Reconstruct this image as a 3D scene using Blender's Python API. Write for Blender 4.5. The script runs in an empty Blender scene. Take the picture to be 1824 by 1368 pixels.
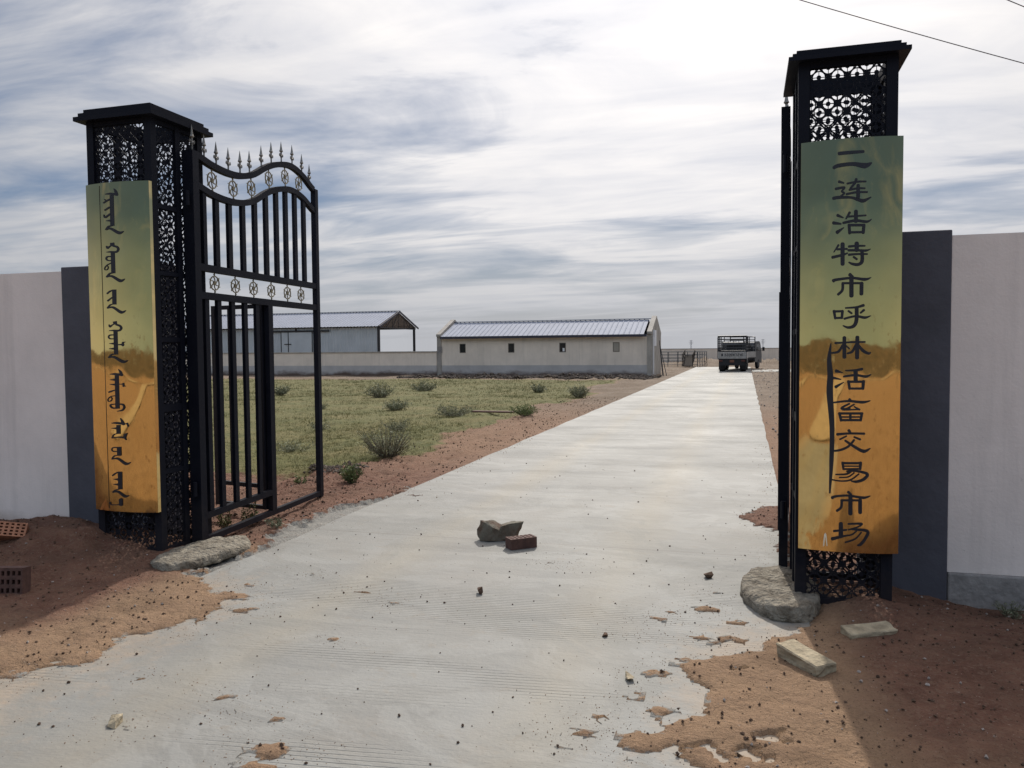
import bpy, bmesh, math, random
import numpy as np
from mathutils import Vector, Matrix, noise as mnoise
rad = math.radians
random.seed(7); rng = np.random.default_rng(7)
S = bpy.context.scene
C = S.collection

# ---------------------------------------------------------------- camera
F, PW, PH, EYE = 1423.0, 1824.0, 1368.0, 1.65
cam_d = bpy.data.cameras.new('camera'); cam = bpy.data.objects.new('camera', cam_d); C.objects.link(cam)
cam_d.sensor_width = 36; cam_d.lens = 36*F/PW; cam_d.clip_end = 9000; cam_d.clip_start = .05
RM = Matrix.Rotation(rad(16.3), 3, 'Z') @ Matrix.Rotation(rad(90-2.58), 3, 'X') @ Matrix.Rotation(rad(-.5), 3, 'Z')
cam.matrix_world = Matrix.Translation((0, 0, EYE)) @ RM.to_4x4()
S.camera = cam
S.render.resolution_x, S.render.resolution_y = 1024, 768
S.view_settings.view_transform = 'Standard'; S.view_settings.look = 'None'
S.view_settings.gamma = 1; S.view_settings.exposure = 0

# ---------------------------------------------------------------- light
SUN_AZ, SUN_EL = rad(-5.2), rad(37)        # azimuth from +Y towards +X
sdir = Vector((math.sin(SUN_AZ)*math.cos(SUN_EL), math.cos(SUN_AZ)*math.cos(SUN_EL), math.sin(SUN_EL)))
sl = bpy.data.lights.new('sun', 'SUN'); sl.energy = 3.9; sl.angle = rad(.6); sl.color = (1, .95, .87)
so = bpy.data.objects.new('sun', sl); C.objects.link(so)
so.rotation_euler = sdir.to_track_quat('Z', 'Y').to_euler()

W = bpy.data.worlds.new('World'); S.world = W; W.use_nodes = True
nt = W.node_tree; N = nt.nodes; Lk = nt.links
N.clear()
def wn(t, **k):
    n = N.new(t)
    for a, b in k.items(): setattr(n, a, b)
    return n
def wmath(op, a, b=None, clamp=False):
    n = wn('ShaderNodeMath', operation=op, use_clamp=clamp)
    for i, v in enumerate((a, b)):
        if v is None: continue
        if isinstance(v, (int, float)): n.inputs[i].default_value = v
        else: Lk.new(v, n.inputs[i])
    return n.outputs[0]
def wramp(f, pts):
    r = wn('ShaderNodeValToRGB'); Lk.new(f, r.inputs[0])
    while len(r.color_ramp.elements) < len(pts): r.color_ramp.elements.new(.5)
    for e, (p, c) in zip(r.color_ramp.elements, pts): e.position = p; e.color = (*c, 1) if len(c) == 3 else c
    return r.outputs[0]
def wmix(f, a, b):
    n = wn('ShaderNodeMix', data_type='RGBA')
    for s_, v in ((0, f), (6, a), (7, b)):
        if isinstance(v, (int, float)): n.inputs[s_].default_value = v
        elif isinstance(v, tuple): n.inputs[s_].default_value = (*v, 1)
        else: Lk.new(v, n.inputs[s_])
    return n.outputs[2]
tc = wn('ShaderNodeTexCoord'); sep = wn('ShaderNodeSeparateXYZ'); Lk.new(tc.outputs['Generated'], sep.inputs[0])
X, Y, Z = sep.outputs
zc = wmath('MAXIMUM', Z, .012)
zd = wmath('ADD', zc, .10)
comb = wn('ShaderNodeCombineXYZ')
Lk.new(wmath('DIVIDE', X, zd), comb.inputs[0]); Lk.new(wmath('DIVIDE', Y, zd), comb.inputs[1])
def cloud(scale, stretch, rot, detail, rough, dist, off):
    m = wn('ShaderNodeMapping'); Lk.new(comb.outputs[0], m.inputs[0])
    m.inputs['Rotation'].default_value = (0, 0, rad(rot)); m.inputs['Scale'].default_value = (stretch, 1, 1)
    m.inputs['Location'].default_value = (off, off*.7, 0)
    n = wn('ShaderNodeTexNoise'); Lk.new(m.outputs[0], n.inputs[0])
    n.inputs['Scale'].default_value = scale; n.inputs['Detail'].default_value = detail
    n.inputs['Roughness'].default_value = rough; n.inputs['Distortion'].default_value = dist
    return n.outputs[0]
big = cloud(.62, .62, 18, 5, .52, .5, 3.1)
streak = cloud(1.5, .46, 16, 9, .58, .9, 1.7)
fine = cloud(3.2, .4, 24, 7, .55, 1., 5.2)
cmix = wmath('ADD', wmath('MULTIPLY', big, .5), wmath('ADD', wmath('MULTIPLY', streak, .42), wmath('MULTIPLY', fine, .08)))
sd = wn('ShaderNodeVectorMath', operation='DOT_PRODUCT'); Lk.new(tc.outputs['Generated'], sd.inputs[0]); sd.inputs[1].default_value = sdir
toward = wmath('MULTIPLY', wmath('ADD', sd.outputs['Value'], 1), .5)          # 1 at the sun
glow = wmath('POWER', toward, 9)
thin = wmath('ADD', cmix, wmath('ADD', wmath('MULTIPLY', glow, .10), wmath('MULTIPLY', wmath('SUBTRACT', toward, .75), .16)))
mask = wramp(thin, [(.462, (0, 0, 0)), (.60, (1, 1, 1))])
sky = wn('ShaderNodeTexSky', sky_type='NISHITA'); sky.sun_disc = False
sky.sun_elevation = SUN_EL; sky.sun_rotation = SUN_AZ; sky.altitude = 900; sky.dust_density = 1.6; sky.air_density = 1.1
up = wn('ShaderNodeCombineXYZ'); Lk.new(X, up.inputs[0]); Lk.new(Y, up.inputs[1]); Lk.new(zc, up.inputs[2])
Lk.new(up.outputs[0], sky.inputs[0])
cloudcol = wmix(glow, (3.75, 3.9, 4.2), (12.5, 12.0, 11.6))
shade = wramp(wmath('ADD', wmath('MULTIPLY', streak, .6), wmath('MULTIPLY', fine, .4)), [(.34, (.76, .79, .86)), (.62, (1.08, 1.07, 1.06))])
cc = wn('ShaderNodeMix', data_type='RGBA', blend_type='MULTIPLY'); cc.inputs[0].default_value = 1
Lk.new(cloudcol, cc.inputs[6]); Lk.new(shade, cc.inputs[7])
blue = wmix(.75, sky.outputs[0], (.92, 1.42, 2.55))
hz = wramp(zc, [(.0, (1, 1, 1)), (.16, (0, 0, 0))])
body = wmix(wmath('MULTIPLY', mask, .93), blue, cc.outputs[2])
body = wmix(wmath('MULTIPLY', hz, .86), body, (4.35, 4.5, 4.85))
back = wramp(toward, [(.12, (.36, .47, .55)), (.62, (1, 1, 1))])
bk = wn('ShaderNodeMix', data_type='RGBA', blend_type='MULTIPLY'); bk.inputs[0].default_value = 1; Lk.new(body, bk.inputs[6]); Lk.new(back, bk.inputs[7]); body = bk.outputs[2]
over = wmix(wramp(toward, [(.35, (1, 1, 1)), (.7, (0, 0, 0))]), wramp(zc, [(.42, (1, 1, 1)), (.7, (2.7, 2.5, 2.3))]), wramp(zc, [(.0, (1.9, 1.8, 1.45)), (.17, (1, 1, 1)), (.30, (1, 1, 1)), (.5, (12.5, 8.7, 5.5))]))  # invented brightening of sky outside the view, added to fill shaded walls and soil
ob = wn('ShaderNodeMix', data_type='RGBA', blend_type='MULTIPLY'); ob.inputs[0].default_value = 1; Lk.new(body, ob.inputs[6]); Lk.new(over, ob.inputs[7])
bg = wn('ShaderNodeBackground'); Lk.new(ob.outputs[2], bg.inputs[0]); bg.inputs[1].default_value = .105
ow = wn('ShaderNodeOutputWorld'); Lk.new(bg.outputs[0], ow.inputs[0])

# ---------------------------------------------------------------- pixel helpers (photo pixel -> point on a real surface)
def ray(x, y): return RM @ Vector(((x-PW/2)/F, -(y-PH/2)/F, -1))
def onY(x, y, Yp):
    d = ray(x, y); t = Yp/d.y; return Vector((d.x*t, Yp, EYE+d.z*t))
def onG(x, y, z=0.):
    d = ray(x, y); t = (z-EYE)/d.z; return Vector((d.x*t, d.y*t, z))

# ---------------------------------------------------------------- mesh helpers
class MB:
    def __init__(s): s.v = []; s.f = []
    def quad(s, *p):
        n = len(s.v); s.v += [tuple(q) for q in p]; s.f.append(tuple(range(n, n+len(p)))); return s
    def box(s, a, b, M=None):
        n = len(s.v); x0, y0, z0 = a; x1, y1, z1 = b
        P = [(x0,y0,z0),(x1,y0,z0),(x1,y1,z0),(x0,y1,z0),(x0,y0,z1),(x1,y0,z1),(x1,y1,z1),(x0,y1,z1)]
        if M: P = [tuple(M @ Vector(p)) for p in P]
        s.v += P
        s.f += [tuple(n+i for i in q) for q in ((0,3,2,1),(4,5,6,7),(0,1,5,4),(1,2,6,5),(2,3,7,6),(3,0,4,7))]; return s
    def bar(s, a, b, w, d=None, upv=(0,0,1)):
        a, b = Vector(a), Vector(b); d = d or w; t = (b-a).normalized(); u = Vector(upv)
        if abs(t.dot(u)) > .95: u = Vector((0,1,0))
        r = t.cross(u).normalized(); u = r.cross(t)
        n = len(s.v)
        for p in (a, b):
            for i, j in ((-1,-1),(1,-1),(1,1),(-1,1)): s.v.append(tuple(p+r*i*w/2+u*j*d/2))
        s.f += [tuple(n+i for i in q) for q in ((0,3,2,1),(4,5,6,7),(0,1,5,4),(1,2,6,5),(2,3,7,6),(3,0,4,7))]; return s
    def tube(s, pts, r, n=8, cap=True):
        pts = [Vector(p) for p in pts]; rings = []
        for i, p in enumerate(pts):
            t = (pts[min(i+1, len(pts)-1)]-pts[max(i-1, 0)]).normalized()
            u = Vector((0,0,1)) if abs(t.z) < .9 else Vector((1,0,0))
            a = t.cross(u).normalized(); b = a.cross(t); rr = r[i] if isinstance(r, (list, tuple)) else r
            base = len(s.v); rings.append(base)
            for k in range(n):
                c = math.tau*k/n; s.v.append(tuple(p+a*math.cos(c)*rr+b*math.sin(c)*rr))
        for A, B in zip(rings, rings[1:]):
            for k in range(n): s.f.append((A+k, A+(k+1) % n, B+(k+1) % n, B+k))
        if cap: s.f.append(tuple(rings[0]+k for k in range(n))); s.f.append(tuple(rings[-1]+k for k in reversed(range(n))))
        return s
    def ribbon(s, pts, w, t, M):
        """flat metal strip following 2-D points (u,v), width w, thickness t, placed by M"""
        P = [Vector((*p, 0)) for p in pts]; base = len(s.v); n = len(P); closed = (P[0]-P[-1]).length < 1e-6
        for i, p in enumerate(P):
            a = P[i-1] if i else (P[-2] if closed else P[0]); b = P[i+1] if i < n-1 else (P[1] if closed else P[-1])
            d = (b-a).normalized(); q = Vector((-d.y, d.x, 0))
            ww = w[i] if isinstance(w, (list, tuple)) else w
            for sgn in (-1, 1):
                for h in (-t/2, t/2): s.v.append(tuple(M @ (p+q*sgn*ww/2+Vector((0,0,h)))))
        for i in range(n-1):
            A = base+4*i; B = A+4
            s.f += [(A+1,A+3,B+3,B+1),(A,B,B+2,A+2),(A,A+1,B+1,B),(A+3,A+2,B+2,B+3)]
        return s
    def build(s, name, m, parent=None, smooth=False, loc=None):
        me = bpy.data.meshes.new(name); me.from_pydata(s.v, [], s.f); me.update()
        return link(name, me, m, parent, smooth, loc)
def link(name, me, m, parent=None, smooth=False, loc=None):
    o = bpy.data.objects.new(name, me); C.objects.link(o)
    if m: me.materials.append(m)
    if smooth: me.polygons.foreach_set('use_smooth', [True]*len(me.polygons))
    if parent: o.parent = parent; 
    if loc is not None: o.location = loc
    return o
def bevel(o, w, seg=2):
    b = o.modifiers.new('bevel', 'BEVEL'); b.width = w; b.segments = seg; b.limit_method = 'ANGLE'; return o
def tag(o, label=None, cat=None, group=None, kind=None):
    for k, v in (('label', label), ('category', cat), ('group', group), ('kind', kind)):
        if v: o[k] = v
    return o
def thing(name, label, cat, loc=(0,0,0), rz=0, group=None):
    o = bpy.data.objects.new(name, None); C.objects.link(o); o.location = loc; o.rotation_euler.z = rz
    return tag(o, label, cat, group)
def copy_tree(o, parent=None):
    c = o.copy(); C.objects.link(c); c.parent = parent
    for ch in list(o.children): copy_tree(ch, c)
    return c

# ---------------------------------------------------------------- materials
def mat(name, base, rough=.7, metal=0., var=0., vscale=4., bump=0., bscale=30., col2=None, detail=6, spec=.5):
    """principled with object-space noise between base and col2, and a noise bump"""
    m = bpy.data.materials.new(name); m.use_nodes = True; t = m.node_tree; p = t.nodes['Principled BSDF']
    p.inputs['Roughness'].default_value = rough; p.inputs['Metallic'].default_value = metal
    p.inputs['Specular IOR Level'].default_value = spec
    p.inputs['Base Color'].default_value = (*base, 1)
    g = t.nodes.new('ShaderNodeNewGeometry')
    if var > 0 or col2:
        n = t.nodes.new('ShaderNodeTexNoise'); n.inputs['Scale'].default_value = vscale; n.inputs['Detail'].default_value = detail
        n.inputs['Roughness'].default_value = .6
        t.links.new(g.outputs['Position'], n.inputs['Vector'])
        r = t.nodes.new('ShaderNodeValToRGB'); t.links.new(n.outputs[0], r.inputs[0])
        c2 = col2 or tuple(c*(1-var) for c in base)
        r.color_ramp.elements[0].position = .35; r.color_ramp.elements[0].color = (*c2, 1)
        r.color_ramp.elements[1].position = .62; r.color_ramp.elements[1].color = (*base, 1)
        t.links.new(r.outputs[0], p.inputs['Base Color'])
    if bump:
        n = t.nodes.new('ShaderNodeTexNoise'); n.inputs['Scale'].default_value = bscale; n.inputs['Detail'].default_value = 8
        t.links.new(g.outputs['Position'], n.inputs['Vector'])
        b = t.nodes.new('ShaderNodeBump'); b.inputs['Strength'].default_value = 1; b.inputs['Distance'].default_value = bump
        t.links.new(n.outputs[0], b.inputs['Height']); t.links.new(b.outputs[0], p.inputs['Normal'])
    return m
class NT:
    """small node-graph helper for the bigger materials"""
    def __init__(s, name):
        s.m = bpy.data.materials.new(name); s.m.use_nodes = True; s.t = s.m.node_tree; s.p = s.t.nodes['Principled BSDF']
        s.g = s.t.nodes.new('ShaderNodeNewGeometry'); s.pos = s.g.outputs['Position']
    def n(s, t, **k):
        q = s.t.nodes.new(t)
        for a, b in k.items(): setattr(q, a, b)
        return q
    def set(s, i, v):
        if isinstance(v, (int, float)): i.default_value = v
        elif isinstance(v, tuple): i.default_value = (*v, 1) if len(v) == 3 and len(i.default_value) == 4 else v
        else: s.t.links.new(v, i)
    def math(s, op, a, b=None, clamp=False):
        q = s.n('ShaderNodeMath', operation=op, use_clamp=clamp); s.set(q.inputs[0], a)
        if b is not None: s.set(q.inputs[1], b)
        return q.outputs[0]
    def noise(s, scale, detail=5, rough=.55, stretch=(1,1,1), off=(0,0,0), dist=0):
        mp = s.n('ShaderNodeMapping'); s.t.links.new(s.pos, mp.inputs[0]); mp.inputs['Scale'].default_value = stretch; mp.inputs['Location'].default_value = off
        q = s.n('ShaderNodeTexNoise'); s.t.links.new(mp.outputs[0], q.inputs[0]); q.inputs['Scale'].default_value = scale
        q.inputs['Detail'].default_value = detail; q.inputs['Roughness'].default_value = rough; q.inputs['Distortion'].default_value = dist
        return q.outputs[0]
    def ramp(s, f, a, b, c0=(0,0,0), c1=(1,1,1)):
        r = s.n('ShaderNodeValToRGB'); s.set(r.inputs[0], f); e = r.color_ramp.elements
        e[0].position = a; e[0].color = (*c0, 1); e[1].position = b; e[1].color = (*c1, 1); return r.outputs[0]
    def mix(s, f, a, b, blend='MIX'):
        q = s.n('ShaderNodeMix', data_type='RGBA', blend_type=blend); s.set(q.inputs[0], f); s.set(q.inputs[6], a); s.set(q.inputs[7], b); return q.outputs[2]
    def xyz(s):
        q = s.n('ShaderNodeSeparateXYZ'); s.t.links.new(s.pos, q.inputs[0]); return q.outputs
    def out(s, col, rough=.8, h=None, dist=.01, metal=0, spec=.5):
        s.set(s.p.inputs['Base Color'], col); s.set(s.p.inputs['Roughness'], rough); s.p.inputs['Metallic'].default_value = metal
        s.p.inputs['Specular IOR Level'].default_value = spec
        if h is not None:
            b = s.n('ShaderNodeBump'); b.inputs['Distance'].default_value = dist; b.inputs['Strength'].default_value = 1
            s.t.links.new(h, b.inputs['Height']); s.t.links.new(b.outputs[0], s.p.inputs['Normal'])
        return s.m

def m_ground():
    q = NT('soil')
    def att(nm):
        a = q.n('ShaderNodeAttribute', attribute_name=nm); return a.outputs['Fac']
    fine = q.noise(38, 8, .7); mid = q.noise(5, 6, .6); bigN = q.noise(.7, 5, .55)
    sand = q.mix(fine, (.21,.13,.075), (.36,.24,.15))
    sand = q.mix(q.ramp(mid, .4, .7), sand, (.25,.16,.10))
    clay = q.mix(q.ramp(mid, .35, .7), (.125,.06,.041), (.205,.11,.073))
    clay = q.mix(q.ramp(fine, .5, .75), clay, (.22,.148,.102))
    far = q.mix(q.ramp(bigN, .4, .65), (.12,.092,.065), (.185,.15,.115))
    gr = q.mix(q.ramp(mid, .35, .65), (.072,.080,.028), (.145,.135,.052))
    gr = q.mix(q.ramp(bigN, .42, .68), gr, (.15,.13,.055))
    steppe = q.mix(q.ramp(q.noise(.12, 6, .7), .35, .65), (.05,.042,.028), (.115,.082,.05))
    gr = q.mix(q.ramp(q.math('MULTIPLY', q.xyz()[1], -1.), 0., 1.), gr, steppe)
    sand = q.mix(q.math('MULTIPLY', q.ramp(q.noise(1.7, 6, .7, (1,1,1), (3,3,0)), .48, .66), .6), sand, (.16,.10,.06))
    clay = q.mix(q.math('MULTIPLY', q.ramp(q.noise(2.3, 7, .75, (1,1,1), (7,3,0)), .45, .62), .65), clay, (.12,.07,.048))
    c = q.mix(att('clay'), sand, clay)
    c = q.mix(att('far'), c, far)
    gm = q.math('ADD', att('grass'), q.math('MULTIPLY', q.math('SUBTRACT', q.noise(2.2, 6, .65), .5), 1.1))
    gm = q.ramp(gm, .42, .62)
    c = q.mix(gm, c, gr)
    speck = q.ramp(q.noise(120, 2, .5), .62, .68)
    c = q.mix(q.math('MULTIPLY', speck, .65), c, (.07,.045,.032))
    sp2 = q.ramp(q.noise(34, 4, .75, (1,1,1), (5,3,0)), .60, .68)
    c = q.mix(q.math('MULTIPLY', sp2, .5), c, (.10,.06,.04))
    sp3 = q.ramp(q.noise(70, 3, .6, (1,1,1), (2,9,0)), .68, .72)
    c = q.mix(q.math('MULTIPLY', sp3, .6), c, (.46,.38,.31))
    conc = q.mix(fine, (.19,.182,.162), (.30,.29,.265))
    thin = q.math('SUBTRACT', q.math('ADD', q.math('MULTIPLY', q.noise(48, 6, .8), .5), q.math('MULTIPLY', q.noise(11, 6, .75, (1,1,1), (4,1,0)), .5)), q.math('MULTIPLY', att('edge'), 5.))
    c = q.mix(q.ramp(thin, .36, .46), c, conc)
    h = q.math('ADD', q.math('MULTIPLY', fine, .5), q.math('MULTIPLY', mid, 1.2))
    return q.out(c, .95, h, .05, spec=.15)
def m_concrete():
    q = NT('concrete'); x, y, z = q.xyz()
    a = q.noise(.55, 6, .6); b = q.noise(2.1, 7, .65, (1, .45, 1)); f = q.noise(40, 5, .6); st = q.noise(.9, 6, .6, (.25, 1.3, 1), (4,2,0), .6)
    c = q.mix(q.ramp(a, .35, .68), (.225,.209,.18), (.385,.366,.325))
    c = q.mix(q.ramp(b, .5, .8), c, (.43,.415,.38))
    c = q.mix(q.math('MULTIPLY', q.ramp(st, .52, .7), .5), c, (.17,.16,.148))
    c = q.mix(q.math('MULTIPLY', q.ramp(q.noise(3.2, 6, .65, (.16,1.5,1), (1,5,0), .8), .48, .64), .6), c, (.15,.143,.13))
    c = q.mix(q.math('MULTIPLY', q.ramp(q.noise(1.3, 4, .6, (.7,1,1), (6,2,0), 2.2), .50, .56), .5), c, (.44,.43,.40))
    dirt = q.ramp(q.noise(.8, 7, .7, (1,1,1), (9,1,0)), .50, .70)
    fade = q.math('SUBTRACT', 1., q.math('MULTIPLY', y, .07), True)
    c = q.mix(q.math('MULTIPLY', q.math('MULTIPLY', dirt, fade), .75), c, (.27,.20,.13))
    c = q.mix(q.math('MULTIPLY', q.ramp(f, .55, .8), .2), c, (.28,.265,.245))
    # broom marks in patches, running across the slab
    wv = q.n('ShaderNodeTexWave', wave_type='BANDS', bands_direction='Y'); wv.inputs['Scale'].default_value = 9.5; wv.inputs['Distortion'].default_value = .7
    wv.inputs['Detail'].default_value = 2; wv.inputs['Detail Scale'].default_value = .7
    mp = q.n('ShaderNodeMapping'); mp.inputs['Rotation'].default_value = (0,0,rad(-7)); q.t.links.new(q.pos, mp.inputs[0]); q.t.links.new(mp.outputs[0], wv.inputs[0])
    patch = q.ramp(q.noise(.75, 3, .5, (.45,1.6,1), (2.3,7.7,0)), .50, .60)
    line = q.math('MULTIPLY', q.ramp(wv.outputs['Fac'], .78, .98), patch)
    c = q.mix(q.math('MULTIPLY', line, .5), c, (.12,.115,.10))
    # transverse joints
    j = q.math('ABSOLUTE', q.math('SUBTRACT', q.math('MODULO', q.math('ADD', y, 1.02), 5.), 2.5))
    # damp grey patch
    dx = q.math('MULTIPLY', q.math('ADD', x, 1.45), .6); dy = q.math('MULTIPLY', q.math('SUBTRACT', y, 12.6), 1.7)
    dd = q.math('ADD', q.math('MULTIPLY', dx, dx), q.math('MULTIPLY', dy, dy)); dd = q.math('ADD', dd, q.math('MULTIPLY', q.noise(3, 5), 1.6))
    c = q.mix(q.math('MULTIPLY', q.ramp(dd, 1.35, 1.9, (1,1,1), (0,0,0)), .8), c, (.12,.12,.115))
    ed = q.math('MULTIPLY', q.math('ADD', x, .75), 1.1, True); eb = q.math('MULTIPLY', q.math('SUBTRACT', 5.6, y), .8, True)
    el = q.math('MULTIPLY', q.math('SUBTRACT', -2.6, x), .9, True)
    dn = q.math('ADD', q.math('MULTIPLY', q.math('MAXIMUM', ed, el), eb), q.math('MULTIPLY', q.math('SUBTRACT', q.noise(6, 8, .75, (1,1,1), (3,1,0)), .5), 1.5))
    c = q.mix(q.math('MULTIPLY', q.ramp(dn, .35, .95), .6), c, (.25,.175,.11))
    tyre = q.math('ABSOLUTE', q.math('SUBTRACT', q.math('ABSOLUTE', q.math('ADD', x, 1.75)), .85))
    c = q.mix(q.math('MULTIPLY', q.ramp(q.math('ADD', tyre, q.noise(.7, 6, .7, (1,.3,1))), .45, .85, (1,1,1), (0,0,0)), .35), c, (.20,.17,.12))
    blot = q.ramp(q.noise(.9, 8, .72, (1,.7,1), (7,3,0), 1.2), .54, .62)
    c = q.mix(q.math('MULTIPLY', blot, .55), c, (.135,.132,.12))
    blo2 = q.ramp(q.noise(7, 6, .7, (1,1,1), (1,3,0), .5), .58, .70)
    c = q.mix(q.math('MULTIPLY', blo2, .5), c, (.15,.13,.105))
    pit = q.ramp(q.noise(60, 2, .5, (1,1,1), (1,3,0)), .70, .74)
    c = q.mix(q.math('MULTIPLY', pit, .6), c, (.10,.08,.06))
    pass
    jl = q.math('LESS_THAN', j, .011)
    c = q.mix(q.math('MULTIPLY', jl, .7), c, (.12,.11,.10))
    h = q.math('ADD', q.math('MULTIPLY', f, .25), q.math('MULTIPLY', b, 1.))
    h = q.math('SUBTRACT', q.math('ADD', h, q.math('MULTIPLY', q.noise(1.1, 6, .7, (.5,1.4,1), (2,2,0), 1.), 1.)), q.math('MULTIPLY', line, .35))
    c = q.mix(1., c, (1.33, 1.33, 1.30), 'MULTIPLY')
    rg = q.ramp(a, .3, .7, (.66,)*3, (.8,)*3)
    return q.out(c, rg, h, .012, spec=.28)
def m_wall(nm, base, low, zline, dirtcol, stain=.5):
    q = NT(nm); x, y, z = q.xyz()
    n1 = q.noise(1.3, 7, .65); n2 = q.noise(.6, 5, .6, (1,1,.25), (3,0,0)); sp = q.noise(55, 3)
    c = q.mix(q.ramp(n1, .35, .7), tuple(v*.86 for v in base), base)
    c = q.mix(q.math('MULTIPLY', q.ramp(n2, .5, .75), .4), c, tuple(v*.70 for v in base))
    dr = q.noise(5, 6, .7, (1,1,.06), (2,2,2)); c = q.mix(q.math('MULTIPLY', q.ramp(dr, .50, .70), .35), c, tuple(v*.6 for v in base))
    chip = q.ramp(q.noise(18, 5, .7, (1,1,1), (4,4,4)), .68, .71); c = q.mix(q.math('MULTIPLY', chip, .45), c, tuple(v*.45 for v in base))
    if low is not None:
        lc = q.mix(q.ramp(n1, .35, .7), tuple(v*.8 for v in low), low)
        c = q.mix(q.math('LESS_THAN', z, zline), c, lc)
    d = q.math('ADD', q.math('MULTIPLY', z, -1.6 if low is not None else -3.2), q.noise(1.1, 7, .7, (1,1,2.2), (1,8,2)))
    c = q.mix(q.math('MULTIPLY', q.ramp(d, -.02, .42) if low is not None else q.ramp(d, .05, .45), stain), c, dirtcol)
    return q.out(c, .9, q.math('ADD', q.math('MULTIPLY', n1, 1.), q.math('MULTIPLY', sp, .15)), .01, spec=.25)
def m_steel():
    q = NT('black_steel'); x, y, z = q.xyz()
    n = q.noise(3, 6, .6); s = q.noise(30, 5, .7)
    c = q.mix(q.ramp(n, .4, .7), (.005,.006,.012), (.009,.011,.018))
    dust = q.math('ADD', q.math('MULTIPLY', z, -.9), q.noise(9, 6, .7))
    c = q.mix(q.math('MULTIPLY', q.ramp(dust, .1, .75), .2), c, (.13,.10,.08))
    c = q.mix(q.math('MULTIPLY', q.ramp(s, .62, .75), .25), c, (.07,.055,.05))
    return q.out(c, q.ramp(n, .3, .7, (.5,)*3, (.7,)*3), s, .001, spec=.12)
def m_brass():
    q = NT('polished_brass'); x, y, z = q.xyz()
    n = q.noise(2.2, 5, .6); s = q.noise(14, 6, .65, (1,1,.25)); sp = q.noise(26, 4, .6, (1,1,.5), (5,5,5)); w = q.noise(2.4, 2, .5, (1,1,.6))
    c = q.mix(q.ramp(n, .35, .65), (.78,.56,.24), (.84,.62,.28))
    dusty = q.ramp(q.math('ADD', q.math('MULTIPLY', z, -.30), q.math('MULTIPLY', s, 1.25)), -.05, .6)
    c = q.mix(q.math('MULTIPLY', q.ramp(sp, .60, .72), q.math('MULTIPLY', dusty, .6)), c, (.30,.17,.07))
    r = q.math('ADD', .02, q.math('MULTIPLY', dusty, .05))
    r = q.math('ADD', r, q.math('MULTIPLY', q.ramp(sp, .58, .72), .12))
    return q.out(c, r, w, .005, metal=1.)
def m_metalroof(nm, base, axis, pitch, rough=.35, metal=.0):
    return mat(nm, base, rough, metal, .12, 1.2, .002, 8)
GROUND = m_ground(); CONC = m_concrete(); STEEL = m_steel(); BRASS = m_brass()
WHITEW = m_wall('white_render', (.90,.80,.74), None, 0, (.36,.27,.21), .75)
FARW = m_wall('far_render', (.80,.70,.59), (.50,.475,.455), .62, (.10,.065,.05), .95)
GREYW = m_wall('grey_render', (.80,.68,.56), None, 0, (.2,.15,.12), .8)
PIER = mat('slate_paint', (.085,.085,.105), .75, 0, .22, 2.5, .004, 20)
PLINTH = mat('plinth_concrete', (.30,.28,.265), .9, 0, .45, 6, .01, 25)
LETTER = mat('letter_paint', (.012,.013,.022), .45, 0, .3, 9)
SILVER = mat('tarnished_silver', (.23,.22,.20), .42, .75, .4, 25)
GILT = mat('tarnished_gilt', (.28,.24,.15), .45, .7, .5, 30)
ROOF = mat('roof_sheet', (.30,.32,.375), .8, .1, .1, 1.5, spec=.25)
ROOFD = mat('roof_trim_dark', (.03,.03,.05), .5)
SHEETW = mat('wall_sheet', (.42,.46,.49), .5, .1, .12, 1)
DARKM = mat('dark_iron', (.022,.022,.026), .55, .2, .3, 8)
GREYM = mat('galvanised_pipe', (.10,.105,.11), .55, .4, .3, 5)
PAD = mat('rough_mortar', (.27,.24,.19), .95, 0, .4, 9, .05, 30, col2=(.12,.10,.075), spec=.2)
BRICKR = mat('red_brick', (.27,.085,.05), .9, 0, .4, 20, .004, 60)
BRICKD = mat('dark_red_brick', (.11,.055,.042), .9, 0, .4, 20, .004, 60)
BRICKO = mat('orange_hollow_brick', (.42,.19,.11), .9, 0, .3, 20, .004, 60)
BLOCK = mat('pale_mortar_block', (.42,.35,.24), .95, 0, .45, 11, .012, 45, spec=.15)
ROCKM = mat('grey_green_rock', (.15,.14,.11), .9, 0, .45, 9, .012, 30, col2=(.10,.065,.045), spec=.2)
CLOD = mat('soil_clod', (.12,.078,.055), .95, 0, .5, 30, spec=.1)
TYRE = mat('tyre_rubber', (.018,.018,.02), .85); GLASSD = mat('dark_glass', (.012,.014,.016), .25, 0, spec=.3)
WPAINT = mat('truck_paint', (.11,.11,.11), .6, 0, .3, 3, spec=.25); TAILG = mat('tailgate_paint', (.36,.35,.33), .6, 0, .3, 6, spec=.2)
RUST = mat('rusty_plate', (.16,.07,.045), .8); CAGE = mat('cage_paint', (.03,.032,.036), .5, .2)

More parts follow.
